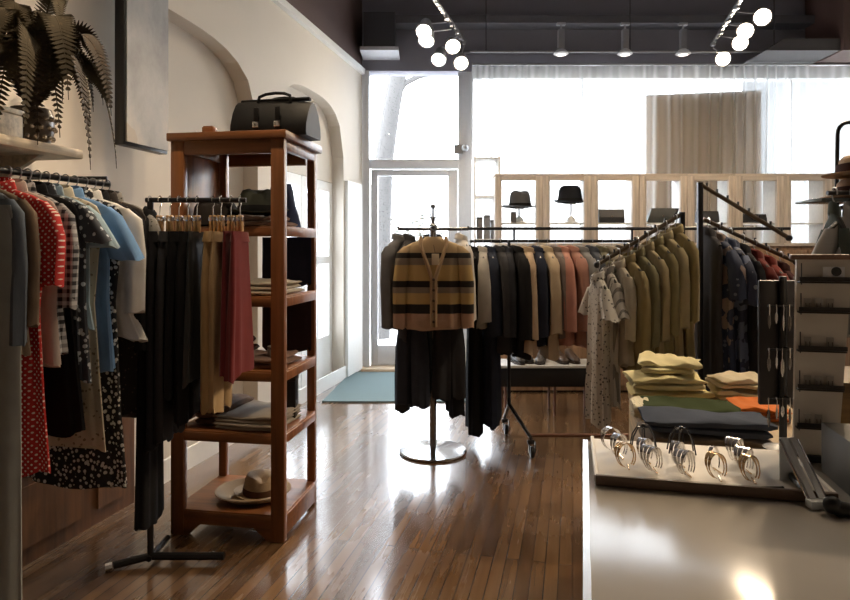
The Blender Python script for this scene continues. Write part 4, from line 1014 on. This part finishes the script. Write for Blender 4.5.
# jewellery board standing on the counter
JB = thing('earring_board', Vector((xat(822, 1.5), 1.5, CZ)), radians(-14), 'tall grey earring board with thin shelves at the right of the counter', 'display board')
JBM = plain((.62, .57, .50), .55, 0., .06, 20.)
mb = MB(); ht = .475
mb.loft([[(-.062, -.006, .0), (.03, -.006, .0), (.03, .006, .0), (-.062, .006, 0)], [(-.055, -.006, ht), (.062, -.006, ht), (.062, .006, ht), (-.055, .006, ht)]]).build('board', JBM, JB, smooth=False)
MB().box((0, .0, ht + .004), (.135, .02, .012), bev=.002).build('top_rail', wood((.2, .11, .07), .5, 0), JB)
MB().box((-.012, .03, .008), (.09, .1, .016), bev=.003).build('foot', BLACKM, JB)
for i, z in enumerate((.08, .17, .26, .35, .42)):
    r_ = .03 + (.062 - .03) * z / ht; l_ = -.062 + .007 * z / ht
    o = MB().box(((l_ + r_) / 2, -.014, z), (r_ - l_ - .004, .016, .004), bev=.001).box(((l_ + r_) / 2, -.022, z + .008), (r_ - l_ - .004, .002, .010)).build('shelf', plain((.035, .028, .024), .4, .3), JB)
    MB().box((l_ + .006, -.022, z + .02), (.002, .002, .05)).build('wire_post', DARKST, o)
k_ = 0
for z in (.08, .17, .26, .35):
    for x in (-.035, -.012, .012):
        if (k_ * 7) % 5 == 4: k_ += 1; continue
        t = thing('earring_card', JB.location + Matrix.Rotation(radians(-14), 3, 'Z') @ Vector((x, -.0145, z + .002)), radians(-14), 'small grey earring card on a shelf of the earring board', 'earring card', 'earring cards on the grey board')
        c_ = MB().box((0, 0, .016), (.016, .0015, .03), bev=.0005).build('card', plain((.36, .33, .29), .6), t)
        for s in (-1, 1): MB().tube([(s * .004, -.0015, .02), (s * .004, -.003, .014), (s * .004, -.002, .008)], .0011, 5).build('earring', plain((.12, .1, .09), .3, .8), t)
        k_ += 1
t = thing('silver_brooch_card', JB.location + Matrix.Rotation(radians(-14), 3, 'Z') @ Vector((.02, -.0135, .425)), radians(-14), 'bright white card with a silver piece near the top of the earring board', 'earring card')
t.location.z = CZ + .4295
MB().box((0, 0, .012), (.045, .002, .03), bev=.0006).build('card', plain((.8, .8, .82), .35), t); MB().lathe([(0, 0), (.009, .0), (.011, .003), (0, .005)], (.004, -.001, .016), 14, M=Matrix.Rotation(radians(90), 3, 'X')).build('brooch', plain((.05, .05, .05), .3, .7), t)
# dark jewellery carousel with silver drop earrings
JC = thing('jewellery_carousel', Vector((xat(783, 1.6), 1.6 - .02, CZ)), 0, 'black tiered jewellery carousel beside the grey earring board', 'display stand')
JC.location = (xat(783, 1.58), 1.58, CZ)
MB().lathe([(0, 0), (.042, 0), (.045, .006), (.02, .012), (0, .014)], seg=28).build('base', BLACKM, JC)
MB().tube([(0, 0, .01), (0, 0, .43)], .009, 10).build('post', BLACKM, JC)
MB().box((0.0, .016, .265), (.105, .012, .31), bev=.004).build('back_panel', plain((.02, .016, .018), .5), JC)
TIER = (.135, .255, .36)
for z in TIER:
    MB().tube([(0, 0, z), (0, -.035, z)], .003, 6).tube([(-.056, -.035, z), (.05, -.035, z)], .0026, 6).build('arm', DARKST, JC)
MB().lathe([(0, 0), (.018, 0), (.0225, .003), (.0225, .006), (.018, .009), (0, .009)], (.042, -.042, .285), 28, M=Matrix.Rotation(radians(90), 3, 'X')).build('mirror_disc', plain((.008, .008, .009), .12), JC)
for i, z in enumerate(TIER):
    for k in range(7):
        nm = ('lowest', 'middle', 'top')[i]
        p_ = Vector(JC.location) + Vector((-.054 + .0165 * k, -.035, z - .006))
        if i == 1 and k > 4: continue
        t = thing('drop_earring', p_, rnd.uniform(-.6, .6), 'silver drop earring hanging from the %s tier of the black carousel' % nm, 'earring', 'silver earrings on the %s carousel tier' % nm)
        l = rnd.uniform(.024, .042)
        MB().tube([(0, .003, .007), (0, -.003, .0095), (.0, -.004, .0), (0, -.003, -l * .5)], .0012, 5).build('hook', SILV, t)
        MB().loft([[Vector((w_ * cos(q), -.003 + .4 * w_ * sin(q), zz_)) for q in [2 * pi * j / 10 for j in range(10)]] for w_, zz_ in ((.0015, -l * .4), (.0035, -l * .6), (.004, -l * 1.1), (.001, -l * 1.45))]).build('drop', SILV if k % 3 else plain((.25, .23, .22), .25, .9), t)
# grey till box and black hook at the edge of the picture
t = thing('drawer_unit', Vector((xat(850, 1.3) + .085, 1.34, CZ)), ANG, 'grey drawer unit at the right edge of the counter', 'drawer unit')
GB_ = plain((.13, .125, .115), .5)
MB().box((.02, 0, .055), (.2, .16, .11), bev=.003).build('body', GB_, t)
for z, c in ((.03, (.16, .15, .14)), (.082, (.025, .023, .022))): MB().box((.02, -.084, z), (.19, .012, .046), bev=.002).build('drawer', plain(c, .45), t)
t = thing('black_hand_piece', Vector((xat(838, 1.2), 1.2, CZ)), .2, 'rounded black object lying at the right edge of the counter', 'handset')
MB().tube([(-.012, 0, .018), (-.004, -.006, .014), (.02, -.012, .012), (.05, -.012, .014), (.075, -.0, .016)], [.014, .015, .012, .012, .015], 12).build('body', BLACKM, t)
MB().ball((-.012, 0, .019), .0165, 14, 10).build('knob', BLACKM, t)

# rack at the right edge: grey tops below, straw hats on its shelf
HY_ = 2.3; hx = xat(808, HY_)
hr = thing('edge_rack', (hx, HY_, 0), 0, 'glass-shelved clothes rack at the right edge', 'clothes rack')
sz = zat(204, HY_)
MB().box((.38, 0, sz + .01), (.76, .16, .012), bev=.002).build('glass_shelf', plain((.16, .18, .175), .12, .2), hr)
MB().tube([(.0, -.11, sz + .03), (.74, -.11, sz + .03)], .008, 8).build('bar', DARKST, hr)
for x in (.12, .74): MB().box((x, .05, (sz - .0) / 2), (.022, .022, sz - .0), bev=.002).build('upright', DARKST, hr)
for x in (.12, .74):
    MB().tube([(x, .05, sz - .02), (x, -.11, sz - .0), (x, -.11, sz + .03)], .008, 6).build('bar_arm', DARKST, hr)
    MB().tube([(x, -.15, .018), (x, .25, .018)], .014, 8).build('foot', DARKST, hr)
GE = 'tops on the rack at the right edge'
for i, (x, c, ds, lb) in enumerate(((.025, (.09, .11, .10), 'dark green-grey top', 'dark green-grey top at the left end of the edge rack'), (.09, (.50, .49, .48), 'plain grey tee', 'plain grey short-sleeved tee on the edge rack'), (.17, (.56, .55, .54), 'speckled grey tee', 'paler speckled grey tee at the right edge of the picture'))):
    mt = fabric(c) if i < 2 else floral(c, (.7, .7, .7), 50., .35)
    garment('top', (hx + x, HY_ - .11, sz + .03), radians(22 if i else 82), mt, ds, lb, 'shirt', GE, L=.42 if i else .3, w=.13 if i else .07, b=.014, sl=.2, slw=.045)
STW = straw((.44, .28, .15)); STW2 = straw((.36, .20, .10))
hz = sz + .0175
hat('straw_hat', (xat(838, HY_) + .10, HY_, hz), .3, STW2, 'brown straw hat resting on the glass shelf at the right edge', .085, .065, .05, fabric((.05, .02, .015)), group='straw hats at the right edge', curl=.0)
hat('straw_hat', (xat(838, HY_) + .10, HY_, hz + .082), -.2, STW, 'lighter straw hat with a dark band stacked on the brown one', .085, .065, .05, fabric((.05, .02, .015)), group='straw hats at the right edge', curl=.0)
t = thing('goose_neck_hook', (xat(837, 2.42), 2.42, 0), 0, 'black goose-neck stand behind the straw hats', 'stand')
zt_, zb_ = zat(121, 2.42), zat(165, 2.42)
MB().tube([(0, 0, .03), (0, 0, zb_), (.002, 0, zt_ - .05)] + [(.045 - .043 * cos(a), 0, zt_ - .05 + .045 * sin(a)) for a in [pi * k / 10 for k in range(1, 11)]] + [(.088, 0, zt_ - .12)], .0075, 10).build('neck', BLACKM, t)
MB().lathe([(0, 0), (.13, 0), (.135, .01), (.05, .02), (.012, .035), (0, .036)], seg=28).build('base', BLACKM, t)
# brown box shelf at the far right
t = thing('low_cupboard', (xat(815, 3.1) + .36, 3.15, 0), 0, 'yellow-brown low cupboard with a dark band at the right edge', 'cupboard')
MB().box((0, 0, .41), (.7, .4, .78), bev=.004).build('body', wood((.22, .13, .04), .5, 0), t)
MB().box((0, 0, .815), (.72, .42, .03), bev=.003).build('top', wood((.18, .12, .05), .4, 0), t); MB().box((0, 0, .01), (.66, .36, .02)).build('plinth', BLACKM, t)
MB().box((0, -.205, .5), (.68, .012, .15), bev=.002).build('drawer', BLACKM, t); MB().box((0, -.205, .22), (.68, .012, .34), bev=.002).build('door', wood((.2, .12, .04), .5, 0), t)

# ------------------------------------------------------------------ window display cabinets
DY = 6.4; PIT = .482; Z0, Z1 = zat(243, DY), zat(176, DY)
FR = wood((.60, .52, .44), .5, 2); FRX = wood((.60, .52, .44), .5, 0)
GD = 'wooden display cabinets along the shop window'
bays = []
ORD = ['first', 'second', 'third', 'fourth', 'fifth', 'sixth', 'seventh', 'eighth']
def bay(i):
    t = thing('window_display_cabinet', (xat(519, DY) + i * PIT, DY, 0), 0, f'{ORD[i]} window display cabinet from the entry door', 'cabinet', GD)
    for s in (-1, 1): MB().box((s * (PIT / 2 - .036), .02, (Z0 + Z1) / 2), (.068, .04, Z1 - Z0), bev=.003).build('stile', FR, t)
    MB().box((0, .02, Z1 - .02), (PIT - .14, .038, .05), bev=.003).build('top_rail', FRX, t)
    MB().box((0, .2, Z1 + .012), (PIT - .002, .4, .024), bev=.002).build('top', FRX, t)
    for s in (-1, 1): MB().box((s * (PIT / 2 - .012), .2, (Z0 + Z1) / 2), (.02, .32, Z1 - Z0), bev=.002).build('side_panel', plain((.75, .73, .70), .5), t)
    MB().box((0, .22, zat(222, DY) - .012), (PIT - .05, .3, .014), bev=.002).build('shelf', plain((.78, .78, .76), .3), t)
    MB().box((0, .2, Z0 - .015), (PIT - .002, .4, .03), bev=.002).build('counter_top', FRX, t)
    MB().box((0, .21, Z0 / 2), (PIT - .004, .37, Z0 - .04), bev=.003).build('base', wood((.27, .16, .09), .5, 2), t)
    for s in (-1, 1): 
        dd = MB().box((s * PIT / 4, .018, Z0 / 2), (PIT / 2 - .012, .018, Z0 - .14), bev=.003).build('door', wood((.29, .175, .10), .5, 2), t)
        MB().ball((s * .03, .002, Z0 * .6), .011, 8, 6).build('knob', STEEL, dd)
    MB().box((0, .21, .012), (PIT - .03, .3, .024)).build('plinth', BLACKM, t)
    return t
b0 = bay(0)
for i in range(1, 8): copy_thing(b0, (xat(519, DY) + i * PIT, DY, 0), 0, f'{ORD[i]} window display cabinet from the entry door')
SHT = zat(222, DY) - .005
def hstand(px, label, h):
    t = thing('hat_stand', (xat(px, DY + .2), DY + .2, SHT + .001), 0, label, 'hat stand', 'small hat stands in the window cabinets')
    MB().lathe([(0, 0), (.07, 0), (.072, .01), (.05, .02), (.04, .05), (.012, .07), (0, .07)], seg=20).build('base', plain((.75, .75, .74), .4), t)
    MB().tube([(0, 0, .06), (0, 0, h)], .009, 8).lathe([(0, h - .012), (.05, h - .01), (.05, h), (0, h)], seg=16).build('post', plain((.3, .3, .3), .4, .4), t)
    return t
hstand(519, 'small hat stand under the grey fedora', .155); hstand(571, 'small white hat stand under the black bowler', .205)
hat('fedora', (xat(520, DY + .2), DY + .2, SHT + .157), .2, fabric((.10, .105, .115)), 'grey felt fedora in the first window cabinet', .108, .165, .085, BLK, curl=.015, brim_drop=-.0)
hat('bowler_hat', (xat(570, DY + .2), DY + .2, SHT + .207), 0, fabric((.022, .024, .03)), 'black bowler hat in the second window cabinet', .12, .165, .045, BLK, pinch=.05, curl=.02, sy=1.08)
t = thing('gift_box', (xat(513, DY + .12), DY + .09, SHT + .001), .1, 'tiny dark box beside the hat stand of the grey fedora', 'box'); MB().box((0, 0, .05), (.05, .05, .1), bev=.003).build('body', plain((.12, .12, .13), .5), t); MB().box((0, 0, .104), (.052, .052, .01), bev=.002).build('lid', plain((.1, .1, .11), .5), t)
def clutch(px, label, w_, h_, lean, c):
    t = thing('clutch_bag', (xat(px, DY + .15), DY + .15, SHT + .001), 0, label, 'bag', 'dark clutch bags in the window cabinets')
    MB().loft([[Vector((x + lean * f, y, z)) for x, y in ((-w_ / 2, -d_), (w_ / 2, -d_), (w_ / 2, d_), (-w_ / 2, d_))] for z, d_, f in ((0, .035, 0), (h_ * .08, .04, .08), (h_ * .5, .034, .5), (h_ * .96, .014, .96), (h_, .008, 1))]).build('body', plain(c, .5, 0., .2, 30.), t)
    mb = MB(); mb.loft([[Vector((lean * .72 + x, y, z)) for x, y in ((-w_ * .49, -.012), (w_ * .49, -.012), (w_ * .49, .0), (-w_ * .49, .0))] for z in (h_ * .99, h_ * 1.005)]); 
    mb.add([(-w_ * .47 + lean * .95, -.016, h_ * .98), (w_ * .47 + lean * .95, -.016, h_ * .98), (w_ * .4 + lean * .45, -.043, h_ * .42), (-w_ * .4 + lean * .45, -.043, h_ * .42)], [(0, 1, 2, 3)]); mb.build('flap', plain(sh(c, .8), .45), t)
    MB().lathe([(0, 0), (.011, 0), (.011, .006), (0, .007)], (lean * .45, -.044, h_ * .46), 12, M=Matrix.Rotation(radians(90), 3, 'X')).build('clasp', plain((.12, .1, .08), .3, .8), t)
clutch(611, 'square black clutch in the third window cabinet', .26, .14, 0, (.02, .02, .024))
clutch(659, 'slanted dark grey clutch in the fourth window cabinet', .28, .15, .06, (.05, .055, .05))
clutch(707, 'small dark clutch in the fifth window cabinet', .22, .12, 0, (.04, .04, .045))
clutch(752, 'low black clutch in the sixth window cabinet', .27, .09, 0, (.03, .03, .033))
# pale merchandise unit between door post and cabinets
t = thing('white_shelf_unit', (xat(486, 6.6), 6.62, 0), 0, 'narrow white shelf unit between the door post and the first window cabinet', 'shelf unit')
for s in (-1, 1): MB().box((s * .125, 0, 1.2), (.02, .3, 2.36), bev=.002).build('side_panel', WHITEP, t)
for z in (.1, .5, .9, zat(240, 6.5), zat(197, 6.5), 2.36): MB().box((0, 0, z), (.23, .3, .02), bev=.002).build('shelf', WHITEP, t)
for i, (x, c, h, lb) in enumerate(((-.07, (.2, .2, .21), .2, 'dark grey box at the left on the white shelf unit'), (.005, (.3, .3, .31), .22, 'grey box in the middle of the white shelf unit'), (.075, (.26, .27, .29), .17, 'low grey box at the right on the white shelf unit'))):
    q = thing('gift_box', (t.location.x + x, 6.56, zat(240, 6.5) + .011), .08 * i, lb, 'box', 'grey boxes on the white shelf unit'); MB().box((0, 0, h / 2), (.058, .06, h), bev=.003).build('body', plain(c, .6), q); MB().box((0, 0, h + .012), (.062, .064, .024), bev=.003).build('lid', plain(sh(c, .4), .6), q)
# black bench with shoes
BY = 5.65; bt_ = thing('bench', (xat(545, BY), BY, 0), 0, 'low black bench with a pale top under the rolling rail', 'bench')
bw = xat(606, BY) - xat(505, BY); bz = zat(362, BY)
MB().box((.02, 0, bz - .012), (bw, .34, .024), bev=.003).build('seat', plain((.55, .56, .56), .35), bt_)
MB().box((.02, 0, bz - .105), (bw - .02, .32, .16), bev=.004).build('box', BLACKM, bt_)
for x in (-bw / 2 + .08, 0.06, bw / 2 - .06):
    for y in (-.13, .13): MB().tube([(x, y, 0), (x, y, bz - .17)], .012, 8).build('leg', plain((.12, .05, .03), .4), bt_)
def shoe(px, dy, rz, c, label):
    t = thing('shoe', (xat(px, BY + dy), BY + dy, bz + .001), rz, label, 'shoe', 'shoes on the black bench'); rings = []
    for y, a, h in ((-.13, .018, .018), (-.115, .034, .034), (-.07, .042, .045), (-.01, .036, .065), (.05, .033, .085), (.11, .032, .09), (.128, .02, .085)):
        rings.append([Vector((a * sup(q, .7)[0], y, .012 + h * max(0, .5 + .5 * sup(q, .7)[1]))) for q in [2 * pi * j / 18 for j in range(18)]])
    MB().loft(rings).build('upper', plain(c, .4), t)
    MB().loft([[Vector((a * s_, y, z)) for s_, z in ((-1, 0), (1, 0), (1, .014), (-1, .014))] for y, a in ((-.135, .016), (-.11, .037), (-.06, .045), (.0, .036), (.08, .036), (.13, .028))]).build('sole', plain((.03, .02, .015), .6), t)
for px, dy, rz, c, lb in ((516, -.03, .3, (.02, .02, .022), 'black shoe at the left end of the bench'), (526, .02, .15, (.02, .02, .022), 'black shoe second from the left on the bench'), (541, -.02, -.3, (.05, .045, .045), 'dark grey shoe in the middle of the bench'), (560, .0, .2, (.05, .03, .02), 'dark brown shoe right of the bench middle'), (572, .02, .1, (.05, .03, .02), 'dark brown shoe second from the right on the bench')):
    shoe(px, dy, rz, c, lb)

# ------------------------------------------------------------------ track lights
BULB = emit((1.0, .84, .62), 80.)
WARM = (1.0, .76, .50)
HB = plain((.42, .42, .44), .35, .6)
def track(name, Y0, Y1, X0_, X1_, Z, label):
    t = thing(name, (X0_, Y0, Z), 0, label, 'track light rail'); e = Vector((X1_ - X0_, Y1 - Y0, 0)); L = e.length; rz = math.atan2(-e.x, e.y); M_ = Matrix.Rotation(rz, 3, 'Z')
    MB().box(M_ @ Vector((0, L / 2, 0)), (.036, L, .03), M=M_, bev=.003).build('rail', plain((.2, .2, .21), .4, .5), t)
    mb = MB()
    for k in range(int(L / .12)): mb.box(M_ @ Vector((0, .06 + k * .12, -.018)), (.022, .05, .008), M=M_)
    mb.build('contact_strip', CHROME, t)
    for f in (.04, .72): MB().tube([e * f + Vector((0, 0, .01)), e * f + Vector((0, 0, ZC - Z))], .007, 8).build('drop_rod', DARKST, t)
    return t
def spot(loc, aim, label, grp, power=60., drop=.12, size=radians(75), dx=0., k=1.):
    """spot head hanging under loc, aimed at a point"""
    loc = Vector(loc); t = thing('spotlight', loc, 0, label, 'spotlight', grp)
    c = Vector((dx, 0, -drop)); d_ = (Vector(aim) - (loc + c)).normalized(); M_ = d_.to_track_quat('Z', 'Y').to_matrix()
    MB().tube([(0, 0, 0), (0, 0, -.05), (dx * .9, 0, -drop * .7), c - d_ * .02], .007, 8).box((0, 0, -.012), (.034, .06, .024), bev=.004).build('stem', HB, t)
    MB().lathe([(r_ * k, z_ * k) for r_, z_ in ((0, -.07), (.026, -.068), (.034, -.05), (.038, .0), (.052, .05), (.054, .062), (.046, .062), (.04, .05), (0, .048))], c, 22, M=M_).build('shade', HB, t)
    MB().lathe([(r_ * k, z_ * k) for r_, z_ in ((0, .0), (.03, .0), (.043, .012), (.03, .022), (0, .026))], c + d_ * .040 * k, 22, M=M_).build('bulb', BULB, t)
    l = light('spot_lamp', 'SPOT', c + d_ * .085 * k, power, WARM, t, spot_size=size, spot_blend=.7, shadow_soft_size=.04)
    l.rotation_euler = (-d_).to_track_quat('Z', 'Y').to_euler()
    return t
TZ_ = 3.82
def tpt(px, py, z): Y = F * (z - HC) / (HY - py); return Vector((xat(px, Y), Y, z))
a, b_ = tpt(431, -6, TZ_), tpt(465, 42, TZ_)
dv = (b_ - a).normalized(); a2 = a - dv * 3.7; SLA = dv.x / dv.y
track('ceiling_track', a2.y, b_.y, a2.x, b_.x, TZ_, 'left ceiling track carrying five lit spotlights')
G1, G2, G3 = 'spotlights on the left ceiling track', 'spotlights on the right ceiling track', 'small spotlights above the shop window'
for (px, py, lb), f, am in zip(((425, 17, 'uppermost lit spotlight of the left ceiling track'), (428, 35, 'second lit spotlight from the top of the left ceiling track'), (452, 44, 'lit spotlight below the end of the left track, right-hand one of the middle pair'), (440, 55, 'lit spotlight below the end of the left track, left-hand one of the middle pair'), (461, 60, 'lowest lit spotlight of the left ceiling track')),
                               (.40, .55, .72, .84, .97), ((-.6, 3.0, 0), (-.8, 4.2, 0.), (.6, 3.0, 1.0), (-.5, 4.6, .8), (.3, 3.4, .6))):
    p_ = a + (b_ - a) * f; Y = p_.y; h = p_.z - zat(py, Y)
    spot((p_.x, Y, TZ_ - .016), am, lb, G1, 45., drop=max(.1, h - .016), dx=xat(px, Y) - p_.x, k=1.65)
a, b_ = tpt(744, -6, TZ_), tpt(712, 45, TZ_); dv = (b_ - a).normalized(); a3 = a - dv * 3.8; SLB = dv.x / dv.y
track('ceiling_track', a3.y, b_.y, a3.x, b_.x, TZ_, 'right ceiling track carrying four lit spotlights')
for (px, py, lb), f, am in zip(((762, 8, 'brightest uppermost spotlight of the right ceiling track'), (745, 20, 'second spotlight from the top of the right ceiling track'), (740, 42, 'third spotlight from the top of the right ceiling track'), (723, 58, 'lowest spotlight of the right ceiling track, by the curtain')),
                               (.18, .42, .66, .94), ((.6, .4, 1.4), (.9, 1.4, .9), (.7, 1.2, 1.0), (.6, 1.2, 1.1))):
    p_ = a + (b_ - a) * f; h = p_.z - zat(py, p_.y)
    spot((p_.x, p_.y, TZ_ - .016), am, lb, G2, 60., drop=max(.1, h - .016), dx=xat(px, p_.y) - p_.x, k=1.65)
# small heads over the window on a cross rail
rz_ = zat(53, 7.3)
t = thing('cross_rail', (xat(470, 7.25), 7.25, rz_), 0, 'thin conduit rail above the shop window', 'rail'); Lr = xat(790, 7.25) - xat(470, 7.25)
MB().tube([(0, 0, 0), (Lr, 0, 0)], .012, 8).build('tube', plain((.3, .3, .31), .4, .5), t)
for f in (.05, .5, .95): MB().tube([(Lr * f, 0, 0), (Lr * f, 0, ZC - rz_)], .006, 6).build('drop_rod', DARKST, t)
def small_head(px, label, lit=False):
    X = xat(px, 7.25); t = thing('spotlight', (X, 7.25, rz_ + .01), 0, label, 'spotlight', G3)
    MB().box((0, -.0, .13), (.07, .07, .22), bev=.008).build('housing', plain((.26, .26, .28), .4, .4), t)
    MB().tube([(0, 0, .24), (0, 0, .30)], .012, 8).box((0, 0, .30), (.10, .05, .03), bev=.006).build('bracket', HB, t)
    MB().lathe([(0, -.045), (.07, -.045), (.085, -.035), (.06, .0), (.03, .02), (0, .02)], (0, 0, .0), 20).build('shade', plain((.6, .6, .62), .4), t)
    MB().lathe([(0, -.052), (.05, -.052), (.055, -.046), (0, -.044)], seg=18).build('bulb', emit((1, .93, .85), 1.6), t)
small_head(561, 'small spotlight housing above the shop window, leftmost of three'); small_head(625, 'small spotlight housing above the shop window, middle of three'); small_head(683, 'small spotlight housing above the shop window, rightmost of three')
# spot heads added out of view to brighten the rail, cabinet, counter and tables
for i, (f, X, Y, am, pw, lb) in enumerate(((0, a2.x + .1, a2.y + .3, (-1.4, 2.7, 1.2), 95., 'added unseen spotlight of the left ceiling track aimed at the wall rail'), (0, a2.x + .2, a2.y + 1.0, (-1.2, 3.4, 1.7), 40., 'added unseen spotlight of the left ceiling track aimed at the wooden cabinet'), (0, a2.x + .3, a2.y + 1.7, (-1.5, 3.0, .3), 35., 'added unseen spotlight of the left ceiling track aimed at the floor by the rail'))):
    e = (b_ - a)
    fr = (Y - a2.y) / 5.2
    spot((a2.x + (Y - a2.y) * SLA, Y, TZ_ - .016), am, lb, G1, pw, drop=.12)
for Y, am, pw, lb in ((a3.y + .3, (.85, 1.4, 1.1), 60., 'added unseen spotlight of the right ceiling track aimed at the counter'), (a3.y + 1.2, (1.05, 2.5, .8), 150., 'added unseen spotlight of the right ceiling track aimed at the folded clothes'), (a3.y + 2.0, (1.3, 3.3, 1.2), 150., 'added unseen spotlight of the right ceiling track aimed at the slanted arms')):
    spot((a3.x + (Y - a3.y) * SLB, Y, TZ_ - .016), am, lb, G2, pw, drop=.12)

for Y, am, pw, lb in ((a2.y + 1.85, (1.2, 6.4, 1.9), 90., 'added unseen spotlight of the left ceiling track aimed at the first window cabinets'), (a2.y + 2.02, (.0, 4.5, 1.3), 120., 'added unseen spotlight of the left ceiling track aimed at the striped cardigan')):  # further unseen heads added to lift the window cabinets and the cardigan
    spot((a2.x + (Y - a2.y) * SLA, Y, TZ_ - .016), am, lb, G1, pw, drop=.12)
for Y, am, pw, lb in ((a3.y + 1.6, (2.2, 6.4, 1.9), 90., 'added unseen spotlight of the right ceiling track aimed at the middle window cabinets'), (a3.y + 1.9, (3.2, 6.4, 1.9), 90., 'added unseen spotlight of the right ceiling track aimed at the last window cabinets')):
    spot((a3.x + (Y - a3.y) * SLB, Y, TZ_ - .016), am, lb, G2, pw, drop=.12)
